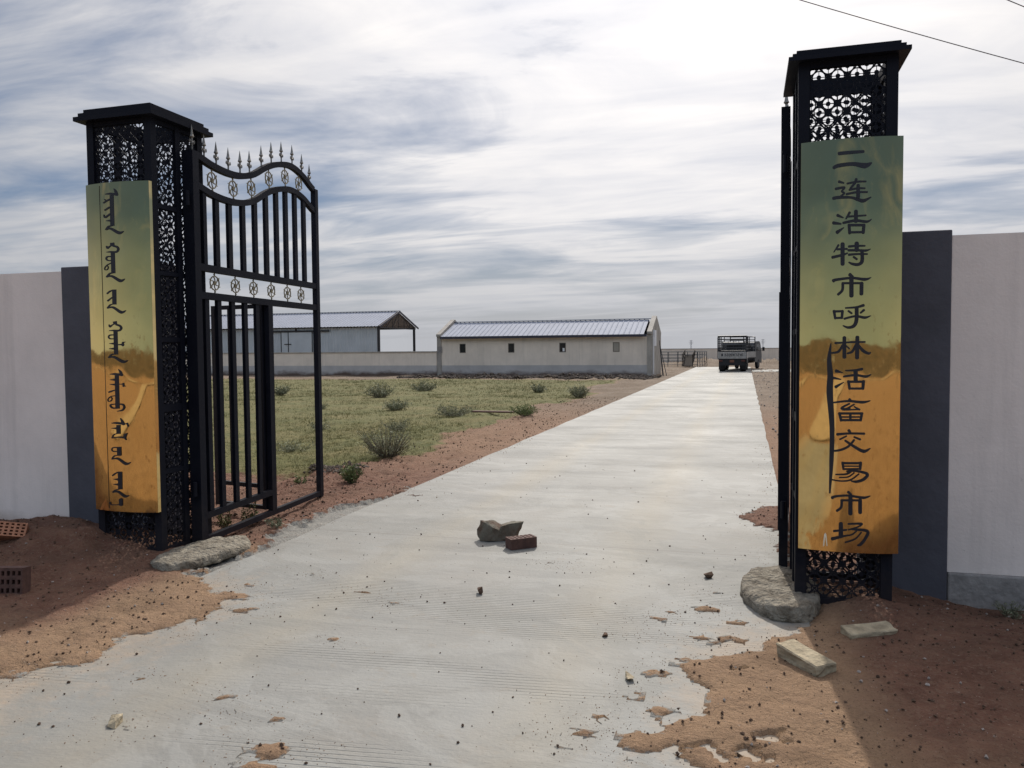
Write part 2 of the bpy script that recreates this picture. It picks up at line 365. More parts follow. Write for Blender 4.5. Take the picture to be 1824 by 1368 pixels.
# ---------------------------------------------------------------- terrain
def vnoise(x, y, seed=0):
    xi = np.floor(x).astype(np.int64); yi = np.floor(y).astype(np.int64); fx = x-xi; fy = y-yi
    fx = fx*fx*(3-2*fx); fy = fy*fy*(3-2*fy)
    def hsh(a, b):
        n = (a*374761393+b*668265263+seed*1442695041) & 0xffffffff
        n = ((n ^ (n >> 13))*1274126177) & 0xffffffff
        return ((n ^ (n >> 16)) & 0xffff)/65535.
    return (hsh(xi,yi)*(1-fx)+hsh(xi+1,yi)*fx)*(1-fy)+(hsh(xi,yi+1)*(1-fx)+hsh(xi+1,yi+1)*fx)*fy
def fbm(x, y, f, o=4, seed=0, g=.5):
    s = 0; a = 1; t = 0
    for i in range(o): s = s+a*vnoise(x*f, y*f, seed+i*17); t += a; a *= g; f *= 2.03
    return s/t-.5
def sdf(x, y, poly):
    """signed distance, positive inside"""
    d = np.full(x.shape, 1e9); ins = np.zeros(x.shape, bool); n = len(poly)
    for i in range(n):
        ax, ay = poly[i]; bx, by = poly[(i+1) % n]
        ex, ey = bx-ax, by-ay; t = np.clip(((x-ax)*ex+(y-ay)*ey)/(ex*ex+ey*ey+1e-12), 0, 1)
        d = np.minimum(d, np.hypot(x-ax-t*ex, y-ay-t*ey))
        c = (ay > y) != (by > y)
        with np.errstate(divide='ignore', invalid='ignore'): xx = ex*(y-ay)/(ey if ey else 1e-12)+ax
        ins ^= c & (x < xx)
    return np.where(ins, d, -d)
XL, XR = -3.8, .374
LPOLY = [(-400,-300),(-400,400),(XL,400),(XL,8.3),(-4.03,7.6),(-4.08,6.4),(-3.9,5.6),(-3.95,4.85),(-3.55,4.66),(-3.2,4.5),(-3.05,4.3),(-3.13,3.95),(-3.3,3.72),(-3.36,3.45),(-3.5,3.2),(-3.62,2.9),(-3.9,1.5),(-3.9,-4.2),(-4.5,-300)]
RPOLY = [(400,-300),(400,400),(XR,400),(XR,8.75),(.1,8.4),(-.06,8.0),(.05,7.45),(XR,7.3),(XR,5.0),(.27,4.87),(.2,4.66),(0,4.58),(-.15,4.45),(-.36,4.2),(-.46,4.0),(-.24,3.88),(-.18,3.6),(-.32,3.5),(-.48,3.25),(-.26,3.1),(-.1,2.6),(.1,1.5),(.3,-4.2),(.9,-300)]
APRON = [(-40,-300),(40,-300),(40,-4.2),(-40,-4.2)]
PATCH = [(410,1062,.13),(432,1090,.07),(1258,1086,.09),(1180,1104,.06),(1250,1136,.05),(1300,1140,.09),(1165,1198,.06),(1180,1268,.07),(480,1338,.13),(455,1368,.09),(490,1282,.04),(405,1266,.04),(215,1295,.05),(1040,1307,.08),(1075,1310,.04),(990,1005,.05),(735,882,.08),(1235,1327,.05),(1395,1168,.05)]
PATCH = [(*onG(a, b).xy, r*.8) for a, b, r in PATCH]
for _k in range(34):
    _t = random.random(); PATCH.append(((random.uniform(-.75, .3), random.uniform(2.5, 5.6), random.uniform(.01, .045)) if _t < .6 else (random.uniform(-3.4, -2.2), random.uniform(2.4, 5.2), random.uniform(.01, .04))))
def smooth(t): t = np.clip(t, 0, 1); return t*t*(3-2*t)
def terrain(x, y):
    x = np.asarray(x, float); y = np.asarray(y, float)
    near = smooth((14-y)/4)*smooth((y+3)/3)
    rag = (fbm(x, y, 3.2, 5, 3, .6)*.55+fbm(x, y, 16, 4, 37, .75)*.16)*near
    sl_ = sdf(x, y, LPOLY); sr_ = sdf(x, y, RPOLY); sa = sdf(x, y, APRON)
    # no ragged edge where the slab edge is clean, a ragged one where loose soil lies on it
    s = np.maximum(np.maximum(sl_, sr_), sa)
    loose = ((y < 8.8) & (y > -4)).astype(float)
    s = s+rag*loose
    for px, py, r in PATCH:
        s = np.maximum(s, (r-np.hypot((x-px)*.8, (y-py)*1.3))+fbm(x, y, 13, 4, 31, .75)*.22)
    # bare holes in the loose soil, lower right
    for px, py, r in ((1240,1338,.12),(1380,1320,.09),(1345,1350,.07),(1310,1200,.05)):
        p = onG(px, py); s = np.where(np.hypot(x-p.x, (y-p.y)*1.4)+fbm(x, y, 14, 5, 5, .8)*.42 < r*.55, -.05, s)
    lump = fbm(x, y, 1.6, 4, 11)*.05+fbm(x, y, 9, 4, 19, .6)*.035
    lump = lump*np.clip(s/.5, .15, 1)*(1+.7*((x > .5) | (x < -4.1)))
    on = np.where(s > 0, np.minimum(.003+s*.12, .018), -.03+np.clip(s, -1, 0)*0)
    h = np.where(s > 0, on+lump*np.clip(s*4, 0, 1)*.9, -.03)
    # beyond the loose zone the soil lies just at or below the slab edge
    farz = (y > 8.8)
    hf = -.012+(lump*1.3+fbm(x, y, 5, 4, 53, .65)*.09*(s < 2.6))*np.clip(s/.6, 0, 1)
    h = np.where(farz & (s > 0), hf, h)
    def bump(cx, cy, a, rx, ry, k=0.):
        return a*np.exp(-((x-cx)/rx)**2-((y-cy)/ry)**2)*(1+k*fbm(x, y, 4, 3, 23))
    inside = np.clip(s*3, 0, 1)
    h = h+(bump(-5.65, 5.2, .25, .75, .55, .8)+bump(-6.6, 4.6, .06, .6, .7)+bump(1.0, 5.4, .04, .35, .3)+bump(.68, 5.16, .085, .34, .22)+bump(1.75, 5.85, -.14, .6, .45)+bump(-7.2, 5.6, -.30, .55, .6)+bump(1.3, 4.6, .06, .7, .5, 1)
         +bump(-4.95, 8.35, .13, .4, .35, 1)+bump(-5.3, 9.6, .07, .5, .3, 1)+bump(-4.5, 7.0, -.05, .35, 1.2))*inside
    h = h+bump(-3.2, 69.5, .7, 2.6, 1.2, 1)+bump(1.6, 70, .55, 3, 1.2, 1)+bump(-9, 70, .3, 3, 1.2, 1)
    h = h+fbm(x, y, .25, 3, 41)*.10*np.clip(s/3, 0, 1)*smooth((y-9)/6)*smooth((44-y)/4)
    h = h+np.where((y > 39) & (y < 46) & (x < -4.5), np.maximum(fbm(x, y, 1.1, 4, 47), -.05)*.42*smooth((y-39)/2.5)*smooth((-4.6-x)/2), 0)
    h = h-np.clip(y-74, 0, None)*.012-np.clip(-x-60, 0, None)*.01*(y > 0)
    hill = smooth((-y-50)/100)*(.9+2.0*smooth((x+10)/60)+fbm(x, y, .02, 3, 61)*4)
    h = h+hill+fbm(x, y, .12, 3, 71)*.35*smooth((-y-8)/20)
    return h, s
def axis(fine0, fine1, step, lo, hi, g=1.09):
    a = list(np.arange(fine0, fine1, step)); st = step; p = a[-1]
    while p < hi: st *= g; p += st; a.append(p)
    st = step; p = a[0]; b = []
    while p > lo: st *= g; p -= st; b.append(p)
    return np.array(b[::-1]+a)
gx = axis(-7.6, 2.4, .025, -5000, 5000); gy = axis(2.2, 8.8, .025, -5000, 7000, 1.045)
gx[np.argmin(abs(gx-XL))] = XL-.004; gx[np.argmin(abs(gx-XR))] = XR+.004
GX, GY = np.meshgrid(gx, gy); HZ, SD = terrain(GX, GY)
nx, ny = len(gx), len(gy)
me = bpy.data.meshes.new('ground')
me.vertices.add(nx*ny); me.vertices.foreach_set('co', np.stack([GX, GY, HZ], -1).ravel())
i0 = (np.arange(ny-1)[:, None]*nx+np.arange(nx-1)[None, :]).ravel()
fc = np.stack([i0, i0+1, i0+nx+1, i0+nx], -1).ravel()
me.loops.add(len(fc)); me.loops.foreach_set('vertex_index', fc)
me.polygons.add(len(i0)); me.polygons.foreach_set('loop_start', np.arange(len(i0))*4); me.polygons.foreach_set('loop_total', np.full(len(i0), 4))
me.update(); me.validate()
wob = fbm(GX, GY, .5, 4, 81)
grass = smooth((-4.9-GX+wob*2.2-np.clip(GY-20, 0, 30)*.045)/.8)*smooth((GY-8.6+wob*1.5)/1.2)*smooth((41-GY+wob*3)/2)
grass = np.maximum(grass, smooth((-GY-34+wob*8)/8)*.95)
clay = np.maximum(smooth((GX-.45+wob*.5)/.35)*smooth((GY-2.9)/.8), smooth((-3.9-GX+wob*.3)/.4)*smooth((GY-3.4+wob*.8)/.8))
clay = np.maximum(clay, smooth((GY-5.5)/.5)); clay = clay*np.clip(1.1-smooth((GY-8)/5)*.6, 0, 1)
clay = clay*(GY > 0)
farA = smooth((GY-14)/14)*(1-grass)
for nm, arr in (('grass', grass), ('clay', clay), ('far', farA*.85), ('edge', np.where((GY < 8.9) & (GY > -4), np.clip(SD, 0, .3), .3))):
    at = me.attributes.new(nm, 'FLOAT', 'POINT'); at.data.foreach_set('value', arr.ravel().astype(np.float32))
g = link('ground', me, GROUND, smooth=True); tag(g, kind='structure')
def hz(x, y): return float(terrain(np.array([x]), np.array([y]))[0][0])

# concrete road: a slab 0.12 thick with slightly irregular edges; the side spur by the trucks
mb = MB(); ys = list(np.arange(-4.2, 66, .5))
def eL(y): return XL+.03*mnoise.noise(Vector((3, y*.9, 0)))
def eR(y): return XR+.03*mnoise.noise(Vector((9, y*.9, 0)))
for a, b in zip(ys, ys[1:]):
    mb.quad((eL(a),a,0),(eR(a),a,0),(eR(b),b,0),(eL(b),b,0))
    mb.quad((eL(a),a,-.12),(eL(a),a,0),(eL(b),b,0),(eL(b),b,-.12)); mb.quad((eR(a),a,0),(eR(a),a,-.12),(eR(b),b,-.12),(eR(b),b,0))
tag(mb.build('concrete_road', CONC), kind='structure')
mb = MB().quad((XR+.04,53.6,.002),(30,53.6,.002),(30,58.2,.002),(XR+.04,58.2,.002))
tag(mb.build('side_road', CONC), kind='structure')
# dirt tracks behind the viewer (they show in the polished signs)
TRACK = mat('track_soil', (.33,.255,.165), .95, 0, .2, .8)
mb = MB()
def track(pts, w):
    for (a, b) in zip(pts, pts[1:]):
        n = 14; A = Vector(a); B = Vector(b); d = (B-A).normalized(); q = Vector((-d.y, d.x))*w/2
        for k in range(n):
            p0 = A.lerp(B, k/n); p1 = A.lerp(B, (k+1)/n)
            vs = [p0-q, p1-q, p1+q, p0+q]; mb.quad(*[(v.x, v.y, hz(v.x, v.y)+.05) for v in vs])
track([(-1.7,-4.3),(-2,-14),(1,-28)], 3.4); track([(-90,-26),(-30,-27),(1,-28),(30,-34),(80,-52)], 2.6); track([(-12,-1),(-14,-26)], 2.2)
tag(mb.build('dirt_track', TRACK), kind='structure')

# ---------------------------------------------------------------- boundary walls
def gate_wall(x0, x1, px0, px1, zt, zp, label, name='boundary_wall'):
    t = thing(name, label, 'wall', ((x0+x1)/2, 6.07, 0))
    c = (x0+x1)/2; mb = MB().box((x0-c, -.12, zp), (x1-c, .12, zt)); mb.build('wall_panel', WHITEW, t)
    mb = MB().box((x0-c, -.145, -.5), (x1-c, .145, zp-.002)); bevel(mb.build('plinth', PLINTH, t), .012)
    mb = MB().box((px0-c, -.15, -.4), (px1-c, .15, zt+.035)); bevel(mb.build('pier', PIER, t), .008)
    return t
gate_wall(-26, -6.045, -6.04, -4.95, 2.392, -.012, 'white rendered wall with slate grey end pier left of the gateway')
gate_wall(1.315, 16, .78, 1.31, 2.372, .112, 'white rendered wall with slate grey end pier right of the gateway')

# ---------------------------------------------------------------- gate pillars with pierced steel panels
CELL = .11
def lattice(w, h, M, mb):
    """pierced pattern of diagonals, rings and petals filling w x h"""
    nxc = max(1, round(w/CELL*2)/2); cx = w/nxc; nyc = round(h/CELL*2)/2; cy = h/nyc
    def clipadd(pts, wd):
        run = []
        for p in pts:
            if -1e-6 <= p[0] <= w+1e-6 and -1e-6 <= p[1] <= h+1e-6: run.append(p)
            else:
                if len(run) > 1: mb.ribbon(run, wd, .003, M)
                run = []
        if len(run) > 1: mb.ribbon(run, wd, .003, M)
    for i in range(int(math.ceil(nxc))):
        for j in range(int(math.ceil(nyc))):
            ox, oy = i*cx, j*cy
            for a, b in (((0,0),(1,1)),((0,1),(1,0))):
                clipadd([(ox+(a[0]+(b[0]-a[0])*k/8)*cx, oy+(a[1]+(b[1]-a[1])*k/8)*cy) for k in range(9)], .0085)
    for i in range(int(math.ceil(nxc))*2+1):
        for j in range(int(math.ceil(nyc))*2+1):
            ox, oy = i*cx/2, j*cy/2
            if (i+j) % 2 == 1:          # ring inside each diamond, with two inward petals
                r = .345
                clipadd([(ox+r*cx*math.cos(math.tau*k/16), oy+r*cy*math.sin(math.tau*k/16)) for k in range(17)], .0066)
                clipadd([(ox-r*cx, oy), (ox-.16*cx, oy), (ox, oy), (ox+.16*cx, oy), (ox+r*cx, oy)], .0042)
                clipadd([(ox, oy-r*cy), (ox, oy-.16*cy), (ox, oy), (ox, oy+.16*cy), (ox, oy+r*cy)], .0042)
                clipadd([(ox+.085*cx*math.cos(math.tau*k/8), oy+.085*cy*math.sin(math.tau*k/8)) for k in range(9)], .011)
            elif i % 2 == 0:
                clipadd([(ox+.10*cx*math.cos(math.tau*k/8), oy+.10*cy*math.sin(math.tau*k/8)) for k in range(9)], .012)
def lat_obj(w, h, name='lattice_panel'):
    mb = MB(); lattice(w, h, Matrix.Identity(4), mb)
    mb.box((0,-.006,-.005),(w,.006,.005)); mb.box((0,h-.006,-.005),(w,h+.006,.005))
    mb.box((-.006,-.006,-.0052),(.006,h+.006,.0052)); mb.box((w-.006,-.006,-.0052),(w+.006,h+.006,.0052))
    me = bpy.data.meshes.new(name); me.from_pydata(mb.v, [], mb.f); me.update(); me.materials.append(STEEL); return me
PF, PB = 5.27, 5.89        # front and back faces
P = .064; MP = .055
def pillar(x0, x1, bottom, ov, th, label):
    w = x1-x0; d = PB-PF; t = thing('gate_pillar', label, 'gate pillar', ((x0+x1)/2, (PF+PB)/2, 0))
    hw, hd = w/2, d/2; top = bottom
    for sx in (-1, 1):
        for sy in (-1, 1):
            cx, cy = sx*(hw-P/2), sy*(hd-P/2)
            MB().box((cx-P/2, cy-P/2, -.15), (cx+P/2, cy+P/2, top)).build('corner_post', STEEL, t)
    for sx in (-1, 1):
        cx = sx*(hw-.015)
        MB().box((cx-.015, -MP/2, -.05), (cx+.015, MP/2, top)).build('middle_post', STEEL, t)
    rails = [.05, .68, 1.19, 1.74, 2.27, 2.80, top-.02]
    rh = {4: .03, 2: .055}
    for k, z in enumerate(rails):
        e = rh.get(k, .035)
        mb = MB()
        for sx in (-1, 1): mb.box((sx*(hw-.004)-(.03 if sx > 0 else 0), -hd+P, z-e/2), (sx*(hw-.004)+(.03 if sx < 0 else 0), hd-P, z+e/2))
        if k in (0, 3, 6):
            for sy in (-1, 1): mb.box((-hw+P, sy*(hd-.004)-(.03 if sy > 0 else 0), z-e/2), (hw-P, sy*(hd-.004)+(.03 if sy < 0 else 0), z+e/2))
        mb.build('rail', STEEL, t)
    sw = (d-2*P-MP)/2; fw = w-2*P
    for k in range(6):
        z0 = rails[k]+rh.get(k, .035)/2; z1 = rails[k+1]-rh.get(k+1, .035)/2; h = z1-z0
        ms = lat_obj(sw, h)
        for sx in (-1, 1):
            for y0 in (-hd+P, MP/2):
                M = Matrix.Translation((sx*(hw-.02), y0, z0)) @ Matrix(((0,0,1,0),(1,0,0,0),(0,1,0,0),(0,0,0,1)))
                o = link('lattice_panel', ms, None, t); o.matrix_local = M
    for k0, k1 in ((0,3),(3,6)):
        z0 = rails[k0]+.02; z1 = rails[k1]-rh.get(k1, .035)/2; mf = lat_obj(fw, z1-z0)
        for sy in (-1, 1):
            o = link('lattice_panel', mf, None, t); o.matrix_local = Matrix.Translation((-fw/2, sy*(hd-.02), z0)) @ Matrix(((1,0,0,0),(0,0,-1,0),(0,1,0,0),(0,0,0,1)))
    # stepped cap: three open rims, each narrower than the one below
    for i, (o_, a, b) in enumerate(((ov[0], 0, th), (ov[1], th+.0005, 2*th), (ov[2], 2*th+.0005, 3*th))):
        X1, Y1, X0, Y0 = hw+o_, hd+o_, hw-.03, hd-.03; q = MB()
        q.box((-X1, -Y1, top+a), (X1, -Y0, top+b)).box((-X1, Y0, top+a), (X1, Y1, top+b)).box((-X1, -Y0+.0003, top+a+.0002), (-X0, Y0-.0003, top+b-.0002)).box((X0, -Y0+.0003, top+a+.0002), (X1, Y0-.0003, top+b-.0002))
        q.build('cap_tier', STEEL, t)
    return t
pillar(-5.075, -4.46, 3.48, (.065,.04,.012), .033, 'black pierced steel pillar left of the road, carrying the sign lettered in traditional Mongolian')
pillar(.305, .865, 3.375, (.06,.036,.012), .024, 'black pierced steel pillar right of the road, carrying the sign lettered in Chinese characters')

# ---------------------------------------------------------------- brass signs
SAG = .042
def sign(x0, x1, z0, z1, yb, label, seam):
    t = thing('brass_sign', label, 'sign', ((x0+x1)/2, yb, z0)); c = (x0+x1)/2; hw = (x1-x0)/2
    nxs, nzs = 28, 70; v = []; f = []
    for j in range(nzs+1):
        for i in range(nxs+1):
            u = -1+2*i/nxs; z = (z1-z0)*j/nzs
            wv = .0009*mnoise.noise(Vector((u*1.1, z*.9, c)))*4
            v.append((u*hw, -.045-SAG*(1-u*u)+wv*(1-abs(u)), z))
    for j in range(nzs):
        for i in range(nxs):
            a = j*(nxs+1)+i; f.append((a, a+1, a+nxs+2, a+nxs+1))
    me = bpy.data.meshes.new('sheet'); me.from_pydata(v, [], f); me.update(); link('sheet', me, BRASS, t, True)
    mb = MB(); H = z1-z0
    for sx in (-1, 1): mb.box((sx*hw-.0015, -.0445, 0), (sx*hw+.0015, -.011, H))
    for zz in (.0, H-.003):
        for i in range(nxs):
            u0, u1 = -1+2*i/nxs, -1+2*(i+1)/nxs; y0, y1 = -.045-SAG*(1-u0*u0)+.001, -.045-SAG*(1-u1*u1)+.001
            mb.quad((u0*hw*.99, y0, zz+.001), (u1*hw*.99, y1, zz+.001), (u1*hw*.99, 0, zz+.001), (u0*hw*.99, 0, zz+.001))
    mb.build('side_return', BRASS, t)
    if seam is not None:
        u = seam; mb = MB().box((u*hw-.0007, -.0475-SAG*(1-u*u), .02), (u*hw+.0007, -.045-SAG*(1-u*u), H-.02)); mb.build('seam', LETTER, t)
    return t, c, hw, yb
def surf(sg, px, py):
    t, c, hw, yb = sg; Yp = yb-.06
    for _ in range(4):
        p = onY(px, py, Yp); u = max(-1, min(1, (p.x-c)/hw)); Yp = yb-.045-SAG*(1-u*u)
    return Vector((p.x, Yp, p.z))
def char(sg, name, strokes, ox, oy, sc, butt=(), lift=.0016, m=LETTER, label=None):
    t, c, hw, yb = sg; mb = MB()
    for si, st in enumerate(strokes):
        P_ = [Vector((a/sc+ox, b/sc+oy)) for a, b, _ in st]; Wd = [q/sc for _, _, q in st]
        pts = []; ws = []
        if len(P_) > 2 and si not in butt:
            for i in range(len(P_)-1):
                p0 = P_[max(i-1, 0)]; p1 = P_[i]; p2 = P_[i+1]; p3 = P_[min(i+2, len(P_)-1)]
                for k in range(5):
                    q = k/5; pts.append(.5*((2*p1)+(p2-p0)*q+(2*p0-5*p1+4*p2-p3)*q*q+(3*p1-p0-3*p2+p3)*q**3)); ws.append(Wd[i]*(1-q)+Wd[i+1]*q)
            pts.append(P_[-1]); ws.append(Wd[-1])
        else:
            n = max(2, int((P_[-1]-P_[0]).length/2.5))
            for i in range(len(P_)-1):
                for k in range(n): q = k/n; pts.append(P_[i].lerp(P_[i+1], q)); ws.append(Wd[i]*(1-q)+Wd[i+1]*q)
            pts.append(P_[-1]); ws.append(Wd[-1])
        def s3(v): 
            q = surf(sg, v.x, v.y); return (q.x-c, q.y-yb-lift-si*.00025, q.z-t.location.z)
        L = []; Rr = []
        for i, p in enumerate(pts):
            d = (pts[min(i+1, len(pts)-1)]-pts[max(i-1, 0)]); d = d.normalized() if d.length > 1e-9 else Vector((1,0)); q = Vector((-d.y, d.x))*ws[i]/2
            L.append(p+q); Rr.append(p-q)
        base = len(mb.v)
        for a, b in zip(L, Rr): mb.v += [s3(a), s3((a+b)/2), s3(b)]
        for i in range(len(L)-1):
            k = base+3*i; mb.f += [(k, k+3, k+4, k+1), (k+1, k+4, k+5, k+2)]
        if si not in butt:
            for p, w_, d in ((pts[0], ws[0], pts[0]-pts[1]), (pts[-1], ws[-1], pts[-1]-pts[-2])):
                if w_ < 1: continue
                d = d.normalized(); q = Vector((-d.y, d.x)); ring = [p+(q*math.cos(a)+d*math.sin(a)*.8)*w_/2 for a in [math.pi*k/6 for k in range(7)]]
                mb.quad(*[s3(v) for v in ring])
    o = mb.build(name, m, t)
    if label: o['label'] = label
    return o
sgR = sign(.322, .889, .387, 2.882, PF+.01, 'curved polished brass sign with a vertical line of black Chinese characters on the right pillar', None)
sgL = sign(-5.062, -4.462, .372, 2.976, PF+.01, 'curved polished brass sign with black traditional Mongolian script on the left pillar', -.46)
A = (1460, 250, 5.95); B_ = (1460, 480, 5.95); D_ = (1460, 700, 4.717)
ZH = [
 (A, [[(205,140,38),(300,130,38),(465,118,30)], [(150,290,35),(200,268,42),(350,250,40),(480,268,60),(548,240,20)]]),
 (A, [[(205,438,30),(255,452,18)],[(170,515,28),(240,500,26),(265,503,20),(235,540,22),(262,560,22),(225,590,20)],[(145,615,35),(200,605,35),(330,605,26),(400,625,35),(465,640,40),(545,602,12)],
      [(292,458,20),(400,438,22),(490,436,18)],[(388,412,30),(375,450,28),(325,510,22)],[(315,525,22),(400,508,22),(480,508,18)],[(285,570,24),(390,550,22),(505,548,20)],[(408,475,36),(408,600,40)]]),
 (A, [[(190,795,34),(250,820,14)],[(145,875,36),(225,885,20)],[(185,975,40),(255,925,12)],[(318,765,28),(280,830,18)],[(295,808,22),(490,795,18)],[(385,750,40),(385,860,40)],[(250,875,26),(380,850,30),(500,862,28),(550,835,8)],
      [(312,895,32),(318,985,30)],[(312,898,28),(470,898,28)],[(470,895,32),(462,980,32)],[(318,975,24),(465,972,24)]]),
 (A, [[(200,1110,24),(150,1185,12)],[(185,1155,24),(290,1150,22)],[(135,1240,32),(240,1215,28),(295,1195,16)],[(243,1098,45),(243,1312,44)],[(310,1125,26),(390,1118,24),(480,1118,18)],[(393,1090,45),(393,1165,45)],
      [(305,1165,26),(400,1165,26),(490,1168,26),(540,1152,8)],[(310,1212,26),(400,1205,22),(505,1205,18)],[(450,1180,34),(450,1280,38),(410,1315,34),(350,1310,28),(310,1292,14)],[(360,1235,22),(395,1260,22)]]),
 (B_, [[(320,55,40),(355,75,18)],[(145,120,38),(180,108,30),(340,90,26),(480,105,34),(545,85,8)],[(337,85,46),(337,280,46)],[(245,150,30),(240,220,30),(195,265,28)],[(240,145,24),(455,145,24)],[(445,145,40),(443,260,40)]]),
 (B_, [[(152,440,32),(165,520,26)],[(152,445,26),(245,442,24)],[(242,440,30),(235,515,28)],[(165,515,24),(235,512,24)],[(275,408,18),(390,400,24),(465,380,32)],[(305,440,22),(340,465,22)],[(470,430,26),(435,460,20)],
      [(262,522,24),(380,495,24),(480,510,30),(542,490,8)],[(393,410,40),(390,540,40),(360,600,36),(300,615,28),(248,595,12)]]),
 (B_, [[(165,780,24),(315,772,20)],[(262,722,40),(262,930,42)],[(245,800,26),(200,870,28),(128,885,20)],[(270,800,16),(315,840,16)],[(325,770,24),(480,768,20)],[(400,717,40),(397,937,42)],[(385,800,26),(345,870,28),(295,890,20)],[(410,800,24),(460,860,34),(520,890,28),(540,875,8)]]),
 (B_, [[(175,1075,38),(245,1095,10)],[(125,1145,32),(225,1165,14)],[(170,1245,34),(255,1195,10)],[(275,1072,16),(380,1068,24),(450,1055,30)],[(255,1135,22),(380,1120,26),(490,1135,30),(545,1112,8)],[(382,1075,46),(382,1180,44)],
      [(305,1185,30),(318,1265,28)],[(305,1190,26),(470,1190,26)],[(465,1185,34),(458,1265,30)],[(318,1262,24),(460,1262,24)]]),
 (D_, [[(250,55,26),(270,70,16)],[(105,82,14),(240,68,20),(360,78,24),(425,65,8)],[(250,90,16),(195,118,18),(185,133,16),(255,130,14)],[(290,95,14),(240,125,14),(190,142,12),(330,138,14)],[(290,115,12),(335,140,18)],
      [(165,170,24),(180,232,22)],[(165,172,20),(360,172,20)],[(355,170,22),(345,232,20)],[(178,228,20),(345,228,20)],[(258,172,20),(258,228,20)],[(175,202,14),(350,202,14)]]),
 (D_, [[(245,315,26),(262,335,16)],[(148,348,24),(250,340,18),(375,342,20)],[(225,362,14),(170,390,16)],[(290,370,16),(340,390,20)],[(290,395,18),(240,450,20),(170,480,20),(100,488,14)],[(215,400,18),(290,450,24),(370,490,30),(425,465,8)]]),
 (D_, [[(192,585,22),(200,640,20)],[(192,590,20),(345,590,20)],[(345,585,24),(340,640,22)],[(200,615,12),(340,615,12)],[(200,640,16),(340,638,16)],[(280,645,16),(230,680,16),(135,685,12)],[(230,660,18),(300,655,18),(400,680,26),(370,725,26),(310,745,22),(265,740,10)],
      [(290,670,12),(240,705,12),(165,710,10)],[(330,680,12),(260,730,14),(180,740,12),(100,728,12)]]),
 (D_, [[(240,832,24),(268,855,14)],[(105,880,28),(140,868,20),(240,862,18),(365,880,24),(425,865,8)],[(258,865,34),(258,1015,36)],[(185,905,22),(180,960,22),(145,990,22)],[(180,902,18),(345,902,18)],[(340,900,32),(340,1005,32)]]),
 (D_, [[(120,1160,20),(225,1150,16)],[(178,1098,36),(178,1200,38)],[(105,1225,30),(240,1195,14)],[(240,1100,14),(340,1098,20),(355,1105,14),(310,1130,14),(240,1150,12)],[(270,1145,16),(400,1160,26),(385,1220,26),(345,1270,26),(320,1280,14)],[(310,1160,12),(270,1190,14),(215,1200,12)],[(350,1170,12),(300,1225,14),(215,1255,14)]]),
]
for (ox, oy, sc), st in ZH: char(sgR, 'character', st, ox, oy, sc)
char(sgR, 'torn_slit', [[(1480,612,2),(1477,640,8),(1479,670,11),(1478,700,12),(1482,760,9),(1481,820,8),(1478,878,3)]], 0, 0, 1, lift=.0008, label='long dark vertical slit in the sheet')
char(sgR, 'scratch', [[(1467,972,2),(1470,950,2.5),(1473,972,1.5)]], 0, 0, 1, lift=.0006, m=mat('bright_scratch', (.8,.75,.6), .4))
c1 = (150,320,8.55); c2 = (150,420,8.55); c3 = (150,560,8.55); c4 = (150,640,8.55); c5 = (150,770,8.55)
